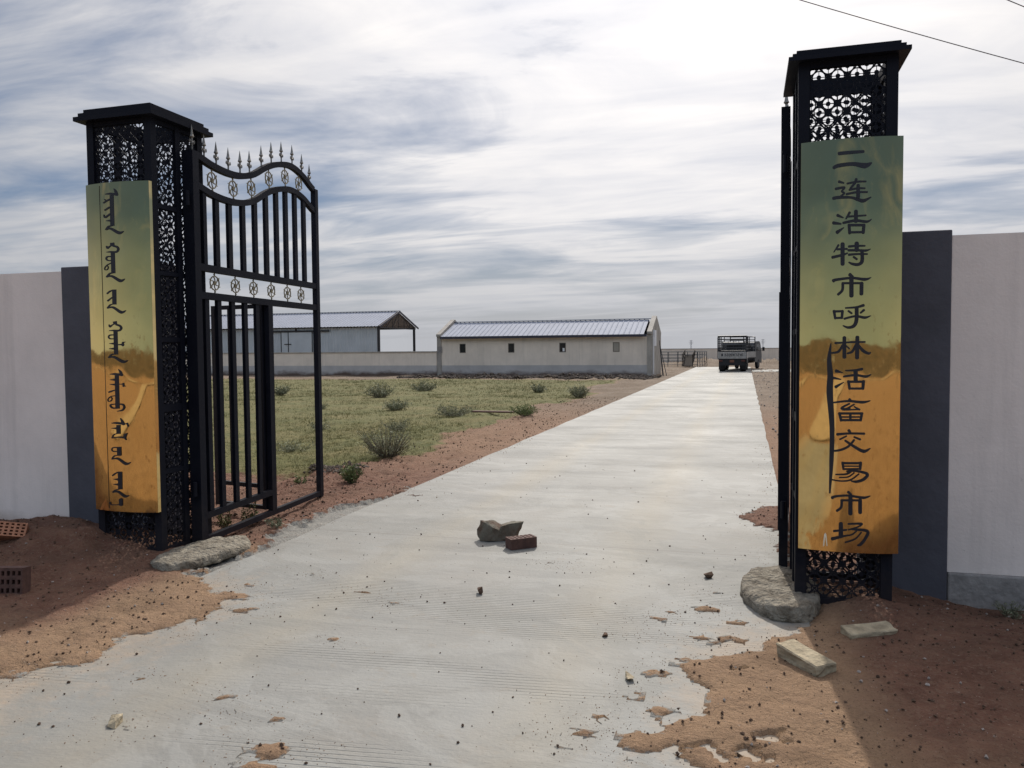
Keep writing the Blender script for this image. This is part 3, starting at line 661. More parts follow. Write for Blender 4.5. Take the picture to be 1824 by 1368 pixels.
MN = [
 (c1, 0, [[(418,235,62),(430,705,64)],[(450,135,8),(480,180,45),(490,225,55)],[(315,222,8),(400,215,36),(505,228,36)],[(385,300,26),(330,330,24),(295,355,20)],[(310,300,14),(335,325,20)],[(385,420,26),(315,465,24)],[(390,525,26),(318,575,28),(300,535,12)],[(330,628,6),(395,625,32)],
   [(430,700,12),(370,715,26),(335,760,26)],[(325,765,10),(400,745,34),(530,810,50),(605,785,8)]]),
 (c2, 0, [[(435,255,62),(445,572,64)],[(425,105,62),(430,150,66)],[(340,160,20),(355,185,34),(400,155,18),(440,145,14)],[(440,155,26),(500,170,34),(520,205,40),(490,245,30),(400,245,26),(335,250,8)],[(400,315,18),(350,320,22),(335,350,24),(360,375,20),(405,378,16)],
   [(410,415,14),(350,445,14),(312,490,14),(320,520,14),(355,510,14),(365,475,14),(340,450,12)],[(450,565,12),(390,575,24),(345,625,26)],[(338,630,10),(420,615,34),(550,685,50),(622,655,8)]]),
 (c2, 0, [[(458,818,66),(462,1048,66)],[(445,825,14),(390,848,26),(350,880,24)],[(425,940,20),(360,990,26)],[(440,1040,12),(395,1055,24),(355,1100,24)],[(355,1105,10),(440,1090,34),(565,1165,48),(640,1135,8)]]),
 (c3, 0, [[(478,255,66),(488,612,66)],[(468,105,62),(475,150,60)],[(380,160,20),(395,185,34),(440,155,18),(480,145,12)],[(485,155,26),(545,175,34),(565,210,40),(535,245,30),(450,245,26),(378,248,8)],[(445,312,18),(390,318,22),(372,345,22),(395,370,20),(450,372,16)],
   [(380,445,6),(455,445,34)],[(380,522,6),(455,522,34)],[(520,462,16),(600,458,30)],[(590,472,36),(590,430,28)],[(590,428,22),(630,418,6)],[(480,605,12),(420,612,24),(380,655,26)],[(372,662,10),(460,650,34),(590,720,48),(668,700,8)]]),
 (c4, 0, [[(497,245,64),(508,752,64)],[(520,150,8),(555,195,40),(570,240,45)],[(390,228,8),(470,225,36),(580,240,34)],[(390,312,6),(465,312,34)],[(390,380,8),(465,385,30)],[(465,470,16),(420,485,24),(378,500,24)],[(530,378,12),(600,378,18)],[(597,370,30),(600,410,28)],[(600,400,20),(635,412,6)],
   [(465,555,14),(400,570,14),(362,610,14),(370,640,14),(405,635,14),(425,600,14),(405,575,12)],[(535,682,18),(590,690,26),(610,730,30),(580,775,26),(510,790,12)],[(475,682,18),(410,690,20),(400,710,22),(430,740,22),(495,745,20)]]),
 (c4, 0, [[(520,1000,62),(522,1137,62)],[(550,895,8),(580,950,40),(600,990,40)],[(415,972,8),(490,970,34),(610,985,32)],[(610,985,12),(660,980,20)],[(655,975,26),(670,1020,24)],[(415,1050,6),(492,1050,32)],[(520,1130,12),(455,1145,16),(425,1195,16)],[(425,1200,14),(520,1185,20),(610,1195,26),(640,1225,18)],[(615,1190,44),(630,1150,44),(660,1125,8)]]),
 (c5, 0, [[(530,222,66),(535,358,66)],[(500,232,16),(440,235,18),(420,260,18),(440,290,16),(502,292,14)],[(540,350,12),(460,360,20),(425,405,22)],[(422,412,10),(510,400,32),(635,480,44),(712,455,8)]]),
 (c5, 0, [[(545,600,66),(550,870,66)],[(520,605,14),(470,630,24),(432,660,20)],[(440,712,6),(515,718,34)],[(440,790,6),(515,795,34)],[(540,865,12),(480,880,22),(440,910,22)],[(438,915,10),(520,905,32),(620,975,44),(685,962,8)],[(560,1028,60),(562,1100,60)],[(540,1103,12),(420,1103,12),(400,1068,22)]]),
]
for (ox, oy, sc), b, st in MN: char(sgL, 'script_word', st, ox, oy, sc, butt=(0, 1) if st[1][0][2] > 50 else (0,))

# ---------------------------------------------------------------- gate leaves
def catmull(keys, u):
    for (a, za), (b, zb) in zip(keys, keys[1:]):
        if u <= b:
            i = keys.index((a, za)); p0 = keys[max(i-1, 0)][1]; p3 = keys[min(i+2, len(keys)-1)][1]; q = (u-a)/(b-a)
            return .5*((2*za)+(zb-p0)*q+(2*p0-5*za+4*zb-p3)*q*q+(3*za-p0-3*zb+p3)*q**3)
    return keys[-1][1]
TOP = [(0,3.285),(.33,3.235),(.66,3.23),(.95,3.29),(1.25,3.43),(1.5,3.51),(1.75,3.545),(2.0,3.50),(2.27,3.40)]
SEC = [(0,3.035),(.33,2.985),(.66,2.985),(.95,3.045),(1.25,3.185),(1.5,3.265),(1.75,3.30),(2.0,3.265),(2.27,3.17)]
def wheel(m):
    """open wheel with six curved spokes, hooked rim and a small boss; in the local XZ plane"""
    M = Matrix(((1,0,0,0),(0,0,-1,0),(0,1,0,0),(0,0,0,1))); mb = MB(); r = .068
    mb.ribbon([(r*math.cos(math.tau*k/24), r*math.sin(math.tau*k/24)) for k in range(25)], .009, .008, M)
    for k in range(6):
        a = math.tau*k/6
        mb.ribbon([(t*r*math.cos(a+t*.8), t*r*math.sin(a+t*.8)) for t in (.2,.45,.7,1.)], .008, .007, M)
        mb.ribbon([((r+q)*math.cos(a+.5+q*9), (r+q)*math.sin(a+.5+q*9)) for q in (.0,.008,.016,.022)], [.008,.008,.006,.004], .006, M)
    for k in range(8):
        a = math.tau*k/8; mb.ribbon([(0,0),(.02*math.cos(a),.02*math.sin(a))], [.006,.012], .012, M)
    mb.box((-.004,-.004,r),(.004,.004,.112)); mb.box((-.004,-.004,-.112),(.004,.004,-r))
    me = bpy.data.meshes.new('ring_ornament'); me.from_pydata(mb.v, [], mb.f); me.update(); me.materials.append(GILT); return me
def spear():
    mb = MB(); pr = [(0,.008),(.05,.007),(.055,.013),(.07,.013),(.075,.008),(.10,.009),(.112,.020),(.13,.013),(.21,.001)]
    mb.tube([(0,0,z) for z, _ in pr], [r for _, r in pr], 8)
    M = Matrix(((1,0,0,0),(0,0,-1,0),(0,1,0,0),(0,0,0,1)))
    for s in (-1, 1): mb.ribbon([(s*.004,.045),(s*.016,.075),(s*.030,.085),(s*.036,.070),(s*.030,.058)], [.012,.010,.009,.007,.004], .007, M)
    me = bpy.data.meshes.new('spear_finial'); me.from_pydata(mb.v, [], mb.f); me.update(); me.materials.append(SILVER); return me
WHL, SPR = wheel(0), spear()
def gate_leaf(loc, rz, label, wicket_angle):
    t = thing('gate_leaf', label, 'gate', loc, rz, None)
    B = lambda u, z0, z1, w=.055, d=.03: MB().box((u-w/2, -d/2, z0), (u+w/2, d/2, z1))
    MB().box((-.0125, -.03, 0), (.0725, .068 if loc[0] < 0 else .03, 3.30)).build('hinge_stile', STEEL, t); B(2.285, .0, 3.41, .07, .055).build('outer_stile', STEEL, t)
    for nm, K in (('top_rail', TOP), ('curved_rail', SEC)):
        mb = MB(); us = [.07+i*(2.25-.07)/40 for i in range(41)]
        mb.ribbon([(u, catmull(K, u)) for u in us], .055, .045, Matrix(((1,0,0,0),(0,0,-1,0),(0,1,0,0),(0,0,0,1)))); mb.build(nm, STEEL, t)
    for z, h in ((2.35, .06), (2.115, .06), (.05, .05)): MB().box((.072, -.024, z-h/2), (2.25, .024, z+h/2)).build('rail', STEEL, t)
    MB().box((.072, -.0245, .225), (1.20, .0245, .28)).build('rail', STEEL, t)
    for u in (.355, .56, .785, 1.0, 1.21, 1.415, 1.61, 1.81, 2.01): B(u, 2.38, catmull(SEC, u)-.02, .062).build('bar', STEEL, t)
    B(.17, 2.38, catmull(SEC, .17)-.02, .05).build('bar', STEEL, t)
    for u in (.17, .355, .575, .785, .995): B(u, .281, 2.085, .06).build('bar', STEEL, t)
    B(1.225, .053, 2.085, .085, .05).build('wicket_stile', STEEL, t)
    for u in (.31,.64,.955,1.29,1.62,1.92):
        o = link('ring_ornament', WHL, None, t); o.location = (u, 0, (catmull(TOP, u)+catmull(SEC, u))/2); o.rotation_euler.y = u*3; o.rotation_euler.y = 0
        o = link('ring_ornament', WHL, None, t); o.location = (u, 0, 2.2325); o.scale = (1, 1, .88)
    for u in ((.03,) if loc[0] < 0 else ())+(.20,.38,.57,.765,.93,1.15,1.345,1.55,1.78,1.995,2.17):
        o = link('spear_finial', SPR, None, t); o.location = (u, 0, catmull(TOP, u)+.02)
    # wicket door, hung on the wicket stile and standing open
    wk = bpy.data.objects.new('wicket_door', None); C.objects.link(wk); wk.parent = t; wk.location = (1.19, .04, 0); wk.rotation_euler.z = wicket_angle
    Wd = .66
    for u in (.02, Wd): MB().box((u-.022, -.02, .08), (u+.022, .02, 2.10)).build('door_stile', STEEL, wk)
    for z in (.10, .31, 2.08): MB().box((.042, -.018, z-.02), (Wd-.022, .018, z+.02)).build('door_rail', STEEL, wk)
    for u in (.24, .45): MB().box((u-.016, -.012, .33), (u+.016, .012, 2.06)).build('door_bar', STEEL, wk)
    for z in (.5, 2.9): MB().tube([(-.055,0,z-.06),(-.055,0,z+.06)], .018).build('hinge', STEEL, t)
    return t
d = Vector((-4.565+4.388, 7.938-5.638)); gate_leaf((-4.388, 5.638, 0), math.atan2(d.y, d.x), 'black iron gate leaf standing open left of the road, wavy top seen broadside', rad(75))
d = Vector((.13, 2.3)); gate_leaf((.262, 5.92, 0), math.atan2(d.y, d.x), 'black iron gate leaf folded back beside the right pillar, seen nearly edge on', rad(0.5))

# ---------------------------------------------------------------- mortar pads, bricks, rocks
def lump_mesh(name, outline, top, m, rough=.02, seed=0, slope=.55, label=None, cat=None):
    """irregular slab of rough mortar: outline polygon on the ground, domed top, crumbly side"""
    c = Vector((sum(p[0] for p in outline)/len(outline), sum(p[1] for p in outline)/len(outline)))
    K = len(outline); ring = []
    for i in range(K):
        for k in range(10):
            p0, p1, p2, p3 = [Vector(outline[(i+j) % K]) for j in (-1,0,1,2)]; q = k/10
            ring.append(.5*((2*p1)+(p2-p0)*q+(2*p0-5*p1+4*p2-p3)*q*q+(3*p1-p0-3*p2+p3)*q**3))
    v = []; f = []; n = len(ring); prof = [(1.02,-.06),(1.03,.15),(1.0,.5),(.965,.85),(.9,.97),(.78,1.0),(.66,1.01),(.54,1.02),(.42,1.02),(.3,1.02),(.18,1.0),(.07,1.0)]
    for li, (s, zz) in enumerate(prof):
        for i, p in enumerate(ring):
            q0 = c+(p-c)*s; r = mnoise.fractal(Vector((q0.x*11, q0.y*11, zz*3+seed)), 1, 2, 5)
            q = c+(p-c)*(s+r*rough*3.2*(1 if li < 4 else .0)); hz_ = max(zz*top, -.06)+r*rough*(.9 if li > 1 else 0)
            v.append((q.x-c.x, q.y-c.y, hz_))
    v.append((0, 0, top*1.0))
    for a in range(len(prof)-1):
        for i in range(n): f.append((a*n+i, a*n+(i+1) % n, (a+1)*n+(i+1) % n, (a+1)*n+i))
    for i in range(n): f.append(((len(prof)-1)*n+i, (len(prof)-1)*n+(i+1) % n, len(v)-1))
    me = bpy.data.meshes.new(name); me.from_pydata(v, [], f); me.update(); o = link(name, me, m, None, True, (c.x, c.y, 0)); return tag(o, label, cat)
lump_mesh('mortar_pad', [(-4.37,5.06),(-4.26,4.95),(-4.12,4.92),(-4.0,5.08),(-3.95,5.35),(-3.93,5.62),(-4.03,5.80),(-4.22,5.85),(-4.36,5.65),(-4.42,5.3)], .07, PAD, .022, 1, label='rough grey mortar pad under the gate leaf hinge beside the left pillar', cat='mortar pad')
lump_mesh('mortar_pad', [(.40,5.06),(.30,4.97),(.16,5.0),(.03,5.2),(-.02,5.5),(.03,5.8),(.2,5.95),(.38,5.95),(.46,5.6),(.46,5.25)], .09, PAD, .02, 5, label='rounded grey mortar pad at the foot of the right pillar', cat='mortar pad')
def rock_mesh(pts, name, cuts=3, amp=.012, seed=0):
    bm = bmesh.new()
    for p in pts: bm.verts.new(p)
    bmesh.ops.convex_hull(bm, input=bm.verts)
    for v in [v for v in bm.verts if not v.link_faces]: bm.verts.remove(v)
    bmesh.ops.triangulate(bm, faces=bm.faces); bmesh.ops.subdivide_edges(bm, edges=bm.edges, cuts=cuts, use_grid_fill=True, smooth=0)
    for v in bm.verts:
        q = v.co*22+Vector((seed,)*3); v.co += v.co.normalized()*mnoise.fractal(q, 1, 2, 4)*amp
    me = bpy.data.meshes.new(name); bm.to_mesh(me); bm.free(); return me
ra = rock_mesh([(-.20,0,.06),(-.17,-.07,0),(-.17,.05,.15),(-.13,-.06,.165),(-.05,-.085,.12),(.03,-.06,.08),(-.08,-.10,.01),(.06,-.05,.0),(.04,.05,.10),(-.05,.09,.15),(-.14,.07,0),(.05,.06,0),(-.09,-.02,.17)], 'rock', amp=.016)
rc = rock_mesh([(-.02,0,.06),(-.03,-.06,.01),(.02,-.07,.13),(.08,-.075,.15),(.15,-.02,.135),(.215,.0,.158),(.20,.04,.15),(.12,-.07,.02),(.16,.02,.03),(.10,.08,.145),(.02,.09,.12),(.10,.07,0),(0,.06,0)], 'rock', amp=.014, seed=5)
bm = bmesh.new(); bm.from_mesh(ra); bm.from_mesh(rc); bm.to_mesh(ra); bm.free()
o = link('rock', ra, ROCKM, loc=(-2.03, 6.52, .0)); o.rotation_euler.z = rad(12); o.scale = (.98, 1, 1)
tag(o, 'jagged grey green rock lying in the middle of the concrete road behind a brick', 'rock')
def perf_brick(name, l, w, h, nx_, ny_, m, loc, rot, label, hole=.55, m2=None):
    """brick with rows of holes through its top face"""
    bm = bmesh.new(); 
    xs = [-l/2]; ys_ = [-w/2]
    cx, cy = l/(nx_+.3), w/(ny_+.3); mx, my = .15*cx, .15*cy
    for i in range(nx_): a = -l/2+mx+cx*i; xs += [a+cx*(1-hole)/2, a+cx*(1+hole)/2]
    for i in range(ny_): a = -w/2+my+cy*i; ys_ += [a+cy*(1-hole)/2, a+cy*(1+hole)/2]
    xs.append(l/2); ys_.append(w/2); V = {}
    for i, x in enumerate(xs):
        for j, y in enumerate(ys_): V[i, j] = bm.verts.new((x, y, h/2))
    for i in range(len(xs)-1):
        for j in range(len(ys_)-1):
            if i % 2 == 1 and j % 2 == 1:
                q = [V[i,j], V[i+1,j], V[i+1,j+1], V[i,j+1]]; lo = [bm.verts.new((p.co.x, p.co.y, -h/2*.7)) for p in q]
                bm.faces.new(lo)
                for k in range(4): bm.faces.new((q[k], q[(k+1) % 4], lo[(k+1) % 4], lo[k]))
            else: bm.faces.new((V[i,j], V[i+1,j], V[i+1,j+1], V[i,j+1]))
    nX, nY = len(xs)-1, len(ys_)-1
    loop = [V[i,0] for i in range(nX+1)]+[V[nX,j] for j in range(1, nY+1)]+[V[i,nY] for i in range(nX-1, -1, -1)]+[V[0,j] for j in range(nY-1, 0, -1)]
    lo = [bm.verts.new((v.co.x, v.co.y, -h/2)) for v in loop]; n = len(loop)
    for k in range(n): bm.faces.new((loop[k], loop[(k+1) % n], lo[(k+1) % n], lo[k]))
    bm.faces.new(lo[::-1]); bmesh.ops.recalc_face_normals(bm, faces=bm.faces)
    for v in bm.verts: v.co += Vector((mnoise.noise(v.co*40), mnoise.noise(v.co*40+Vector((5,0,0))), mnoise.noise(v.co*40+Vector((0,5,0)))))*.0018
    me = bpy.data.meshes.new(name); bm.to_mesh(me); bm.free(); o = link(name, me, m, None, False, loc); o.rotation_euler = rot; return tag(o, label, 'brick')
perf_brick('brick', .235, .115, .088, 6, 3, BRICKD, (-1.775, 6.30, .045), (0, 0, rad(42)), 'dark red perforated brick lying in front of the rock on the road')
perf_brick('brick', .24, .115, .20, 6, 4, BRICKO, (-5.62, 4.93, .21), (rad(58), rad(10), rad(38)), 'orange perforated brick leaning on the soil mound by the left wall')
perf_brick('brick', .24, .19, .09, 6, 3, BRICKD, (-4.82, 4.21, .09), (rad(83), 0, rad(14)), 'dark red hollow brick on its side in the shaded soil, lower left')
def block(pts_c, size, rot, label, seed):
    bm = bmesh.new(); bmesh.ops.create_cube(bm, size=1); bmesh.ops.scale(bm, vec=size, verts=bm.verts)
    bmesh.ops.bevel(bm, geom=bm.edges[:], offset=.006, segments=1, affect='EDGES'); bmesh.ops.triangulate(bm, faces=bm.faces)
    bmesh.ops.subdivide_edges(bm, edges=bm.edges, cuts=3, use_grid_fill=True)
    for v in bm.verts: v.co += v.co.normalized()*mnoise.fractal(v.co*24+Vector((seed,)*3), 1, 2, 4)*.011
    me = bpy.data.meshes.new('mortar_block'); bm.to_mesh(me); bm.free(); o = link('mortar_block', me, BLOCK, None, False, pts_c); o.rotation_euler = rot
    return tag(o, label, 'block')
block((.665, 4.76, .05), (.27, .125, .06), (rad(5), rad(-4), rad(20)), 'pale mortar covered block lying wholly in shade below the right pillar', 3)
block((.30, 4.28, .045), (.30, .12, .075), (rad(4), rad(4), rad(-52)), 'pale mortar covered block lying half in sun on the edge of the shadow', 9)
for px, py, r, lab in ((208,1288,.032,'pale round stone alone on the concrete, lower left corner'),(855,1057,.03,'flat dark stone on the concrete just in front of the two central road blocks'),(1262,1029,.032,'small dark brick chip on the concrete near the right pillar'),
                       (1078,1133,.02,'dark soil clod on the concrete, centre right foreground'),(1117,1210,.026,'tan stone on the concrete left of the loose soil')):
    p = onG(px, py); me = rock_mesh([(random.gauss(0,1), random.gauss(0,1), random.gauss(0,.7)) for _ in range(14)], 'stone', 1, .1, px)
    for v in me.vertices: v.co *= r/1.6
    o = link('stone', me, BLOCK if 'pale' in lab or 'tan' in lab else CLOD, None, False, (p.x, p.y, r*.5)); tag(o, lab, 'stone')

# ---------------------------------------------------------------- scattered clods and gravel (uncountable)
def scatter_clods(name, pts, m, label):
    t = [(0,0,.75),(.8,0,0),(-.35,.7,.1),(-.5,-.6,.05),(.1,.1,-.6),(.45,.5,.45),(.2,-.6,.4)]
    bm = bmesh.new(); [bm.verts.new(p) for p in t]; r_ = bmesh.ops.convex_hull(bm, input=bm.verts); bm.verts.ensure_lookup_table()
    bmesh.ops.triangulate(bm, faces=bm.faces)
    bv = np.array([v.co[:] for v in bm.verts]); bf = np.array([[v.index for v in f.verts] for f in bm.faces]); bm.free()
    n = len(pts); nv = len(bv); a = rng.uniform(0, math.tau, n); ca, sa = np.cos(a), np.sin(a); s = pts[:, 3]
    sc = rng.uniform(.7, 1.3, (n, 3)); v = bv[None]*sc[:, None]*s[:, None, None]
    x = v[..., 0]*ca[:, None]-v[..., 1]*sa[:, None]; y = v[..., 0]*sa[:, None]+v[..., 1]*ca[:, None]
    v = np.stack([x+pts[:, 0:1], y+pts[:, 1:2], v[..., 2]+pts[:, 2:3]], -1).reshape(-1, 3)
    f = (bf[None]+(np.arange(n)*nv)[:, None, None]).reshape(-1, 3)
    me = bpy.data.meshes.new(name); me.from_pydata(v.tolist(), [], f.tolist()); me.update()
    return tag(link(name, me, m), label, name.split('_')[-1], kind='stuff')
def sample(n, x0, x1, y0, y1, pred, smin, smax, pw=3.):
    x = rng.uniform(x0, x1, n); y = rng.uniform(y0, y1, n); h, s = terrain(x, y); k = pred(x, y, s)
    x, y, h = x[k], y[k], h[k]; h = np.where(s[k] > 0, h, np.where((x > XL) & (x < XR), 0., h))
    sz = smin+(smax-smin)*rng.uniform(0, 1, len(x))**pw
    return np.stack([x, y, h+sz*.25, sz], -1)
clods = np.concatenate([
 sample(20000, -7.5, 2.2, 2.2, 9, lambda x, y, s: (s > .02), .0025, .014, 3.5),
 sample(6000, -6.5, -3.8, 6, 26, lambda x, y, s: (s > .05) & (x > -5.2-rng.uniform(0, .6, len(x))), .004, .024, 4.),
 sample(900, -3.8, .37, 2.2, 6.5, lambda x, y, s: (s < -.02) & (s > -.05-rng.exponential(.5, len(x))), .0025, .011, 4)])
def near_soil(x, y, s): return (s < 0) & (s > -rng.exponential(.09, len(x)))
SANDC = mat('sand_crumb', (.30,.19,.115), .95, 0, .4, 30, spec=.1)
scatter_clods('sand_crumbs', np.concatenate([sample(50000, -3.9, .37, 2.2, 7.5, near_soil, .001, .0042, 2.), sample(9000, -3.9, .37, 7.5, 14, near_soil, .002, .01, 2.)]), SANDC, 'crumbs of sandy soil thinning out over the concrete edge')
scatter_clods('soil_clods', clods, CLOD, 'small dark soil clods scattered over the loose soil')
drop = sample(420, -3.7, .3, 2.3, 12, lambda x, y, s: s < 0, .0022, .014, 5.)
scatter_clods('dark_droppings', drop, CLOD, 'dark bits and droppings scattered over the concrete')
GRAV = mat('pale_gravel', (.36,.31,.27), .9, 0, .4, 12)
gr = np.concatenate([sample(2600, -7.5, 2.2, 2.2, 9, lambda x, y, s: s > .05, .003, .014, 4), sample(1500, XR, 4, 9, 60, lambda x, y, s: s > .05, .01, .05, 2)])
scatter_clods('pale_gravel', gr, GRAV, 'pale pebbles lying in the red soil')
rb = np.concatenate([sample(2600, -19, -4.4, 40.2, 44.6, lambda x, y, s: (y > 41.2-(x+19)*.05) , .03, .17, 2.2),
                     sample(260, -5.6, -4.9, 9.3, 9.9, lambda x, y, s: s > 0, .012, .05, 1.5)])
RUB = mat('rubble_stone', (.14,.115,.095), .95, 0, .6, 1.5, spec=.1)
scatter_clods('building_rubble', rb, RUB, 'low line of grey rubble heaped along the foot of the animal shed')

# ---------------------------------------------------------------- plants
def leafmat(nm, a, b):
    m = mat(nm, a, .7, 0, 0, 6, col2=b, spec=.25); p = m.node_tree.nodes['Principled BSDF']
    return m
SAGE = leafmat('sage_leaf', (.23,.235,.15), (.13,.14,.08)); GREENL = leafmat('green_leaf', (.16,.20,.07), (.08,.11,.035)); GRASSM = leafmat('dry_grass', (.20,.178,.068), (.095,.108,.036))
TWIG = mat('twig', (.10,.085,.06), .9)
def shrub(x, y, w, h, label, m=SAGE, ns=60, leaves=20, ls=.03, seed=0):
    R = random.Random(seed); z = hz(x, y); w *= .78 if y < 16 else .66; h *= 1 if y < 16 else .85; t = thing('shrub', label, 'shrub', (x, y, z), 0, 'wild shrubs in the yard')
    fo = MB(); st = MB()
    for i in range(ns):
        a = R.uniform(0, math.tau); sp = R.random()**.6; L = h*R.uniform(.35, 1.15)*(1-.3*sp)
        b = Vector((math.cos(a)*w*.16*R.random(), math.sin(a)*w*.16*R.random(), 0)); tip = b+Vector((math.cos(a)*w*.5*sp, math.sin(a)*w*.5*sp, L))
        mid = b.lerp(tip, .5)+Vector((0, 0, -.06*L)); pts = [b, mid, tip]; st.tube(pts, [.004*h/.4, .003*h/.4, .001], 4, False)
        for k in range(leaves):
            q = R.uniform(.25, 1.02); p = b.lerp(mid, q*2) if q < .5 else mid.lerp(tip, q*2-1)
            d = Vector((R.gauss(0,1), R.gauss(0,1), R.gauss(.7,.8))).normalized(); s = Vector((R.gauss(0,1), R.gauss(0,1), R.gauss(0,1))).cross(d).normalized()
            l = ls*R.uniform(.5, 1.4)*.85; ww = l*.13; p = p+Vector((R.gauss(0,1), R.gauss(0,1), R.gauss(0,1)))*w*.02
            fo.quad(p, p+d*l*.5+s*ww, p+d*l, p+d*l*.5-s*ww)
    fo.build('foliage', m, t); st.build('stems', TWIG, t)
    return t
for i, (px, py, w, h, lab, m, ns, ls) in enumerate((
  (690,815,1.05,.52,'large bushy grey green shrub where the grass meets the soil strip',SAGE,130,.045),
  (627,868,.34,.27,'small bright green plant in the bare soil between gate leaf and road',GREENL,60,.045),
  (490,942,.2,.10,'low dark weed beside the bottom rail of the open gate leaf',SAGE,16,.035),
  (678,708,1.4,.62,'tallest far shrub right of the gate leaf, in front of the yard wall',SAGE,80,.09),
  (705,729,1.1,.36,'spreading low shrub in the grass below the tallest far shrub',SAGE,60,.08),
  (755,696,1.6,.5,'grey shrub against the rubble line below the left end of the animal shed',SAGE,80,.09),
  (500,704,.95,.42,'grey green shrub seen through the wicket opening of the gate leaf',SAGE,60,.09),
  (1032,708,1.15,.52,'dark shrub beside the soil strip nearest the far road edge',SAGE,80,.08),
  (960,698,.8,.42,'small shrub on the rubble line below the middle of the animal shed',SAGE,60,.08),
  (808,740,1.5,.34,'low wide shrub in mid grass at the left end of the dark plank',SAGE,80,.06),
  (935,742,.95,.36,'bright green shrub in the grass edge right of the dark plank',GREENL,80,.06),
  (708,764,.75,.24,'low shrub directly behind the large bushy shrub',SAGE,50,.05),
  (573,728,.7,.2,'thin flat shrub just right of the outer gate stile, farther one',SAGE,30,.06),
  (570,768,.7,.18,'thin flat shrub just right of the outer gate stile, nearer one',SAGE,30,.05),
  (525,800,.95,.2,'wide sparse grey plant in the grass inside the wicket opening',SAGE,40,.05),
  (535,875,.25,.12,'tiny weed on the soil mound inside the wicket opening',GREENL,20,.03),
  (448,930,.2,.26,'dry tall weed standing behind the lower rail of the gate leaf',GRASSM,12,.05),
  (402,945,.2,.24,'dry weed tuft close to the hinge side of the gate leaf',GRASSM,12,.05),
  (1325,742,.2,.01,'',SAGE,0,0))):
    if not lab: continue
    p = onG(px, py); shrub(p.x, p.y, w, h, lab, m, ns, 17, ls, i+3)
# weeds at the foot of the right wall
shrub(1.62, 5.7, .22, .12, 'small weed at the foot of the white wall, right edge of the picture', SAGE, 30, 14, .025, 77)
# grass
def grass_blades():
    out = []
    for (n, y0, y1, xa, xb, s) in ((30000, 8.7, 16, -13, -4.6, .034), (30000, 16, 27, -22, -4.8, .05), (22000, 27, 41.5, -38, -6, .07)):
        x = rng.uniform(xa, xb, n); y = rng.uniform(y0, y1, n)
        wob = fbm(x, y, .5, 4, 81); gm = smooth((-4.9-x+wob*2.2-np.clip(y-20, 0, 30)*.045)/.8)*smooth((y-8.6+wob*1.5)/1.2)*smooth((41-y+wob*3)/2)
        dens = np.clip(.58+fbm(x, y, .7, 5, 99, .6)*3., .03, 1)
        k = rng.uniform(0, 1, n) < gm*dens; x, y = x[k], y[k]; h, _ = terrain(x, y)
        out.append(np.stack([x, y, h, np.full(len(x), s)*rng.uniform(.5, 1.3, len(x))], -1))
    p = np.concatenate(out); n = len(p); K = 4
    P_ = np.repeat(p, K, 0); m = len(P_); a = rng.uniform(0, math.tau, m); ln = P_[:, 3]*rng.uniform(.6, 1.3, m)
    off = P_[:, 3]*.5; bx = P_[:, 0]+rng.normal(0, 1, m)*off; by = P_[:, 1]+rng.normal(0, 1, m)*off
    lean = rng.uniform(.2, 1.1, m); w = ln*.07
    dx, dy = np.cos(a), np.sin(a)
    v = np.stack([np.stack([bx-dy*w, by+dx*w, P_[:, 2]-.01], -1), np.stack([bx+dy*w, by-dx*w, P_[:, 2]-.01], -1), np.stack([bx+dx*ln*lean, by+dy*ln*lean, P_[:, 2]+ln], -1)], 1).reshape(-1, 3)
    me = bpy.data.meshes.new('grass'); me.vertices.add(len(v)); me.vertices.foreach_set('co', v.ravel()); me.loops.add(len(v)); me.loops.foreach_set('vertex_index', np.arange(len(v)))
    me.polygons.add(m); me.polygons.foreach_set('loop_start', np.arange(m)*3); me.polygons.foreach_set('loop_total', np.full(m, 3)); me.update()
    tag(link('grass', me, GRASSM), 'sparse yellow green grass covering the yard left of the road', 'grass', kind='stuff')
grass_blades()
p = onG(878, 737); o = bevel(MB().box((-.55,-.08,0),(.55,.08,.04)).build('plank', mat('weathered_plank', (.09,.04,.028), .85), None, False, (p.x, p.y, hz(p.x,p.y)+.03)), .006); tag(o, 'dark red plank lying in the grass left of the soil strip', 'plank')

# ---------------------------------------------------------------- far yard wall, animal shed, open warehouse
YW = 45.73
t = thing('yard_wall', 'low pale wall with grey lower band running left from the animal shed', 'wall', (-33, YW+.12, 0))
MB().box((-25, -.12, -.3), (14.83, .12, 1.44)).build('wall_panel', FARW, t); MB().box((-25, -.17, 1.442), (14.83, .17, 1.50)).build('coping', mat('coping_concrete', (.40,.38,.34), .9, 0, .3, 2), t)
GABLE = mat('gable_render', (.36,.33,.29), .9, 0, .3, 1.5)
t = thing('animal_shed', 'long low cream shed with ribbed light metal roof and four small windows', 'shed', (-11.6, YW, 0)); hw = 6.5; dp = 4.9; he = 2.36; hr = 3.28; pk = .22
mb = MB(); mb.box((-hw, 0, -.25), (hw, .22, he)).box((-hw, dp-.22, -.25), (hw, dp, he)); mb.build('wall', FARW, t)
for s in (-1, 1):
    x0, x1 = (-hw-.02, -hw+.25) if s < 0 else (hw-.25, hw+.02)
    prof = [(-.05, -.25), (-.05, he-.0), (-.16, he+.03), (-.16, he+.16), (dp/2, hr+.22), (dp+.16, he+.16), (dp+.16, he+.03), (dp+.05, he), (dp+.05, -.25)]
    mb = MB(); n = len(prof); mb.v = [(x0-.004, y, z) for y, z in prof]+[(x1, y, z) for y, z in prof]
    mb.f = [tuple(range(n)), tuple(range(2*n-1, n-1, -1))]+[(i, i+n, (i+1) % n+n, (i+1) % n) for i in range(n)]; mb.build('gable_wall', GABLE, t)
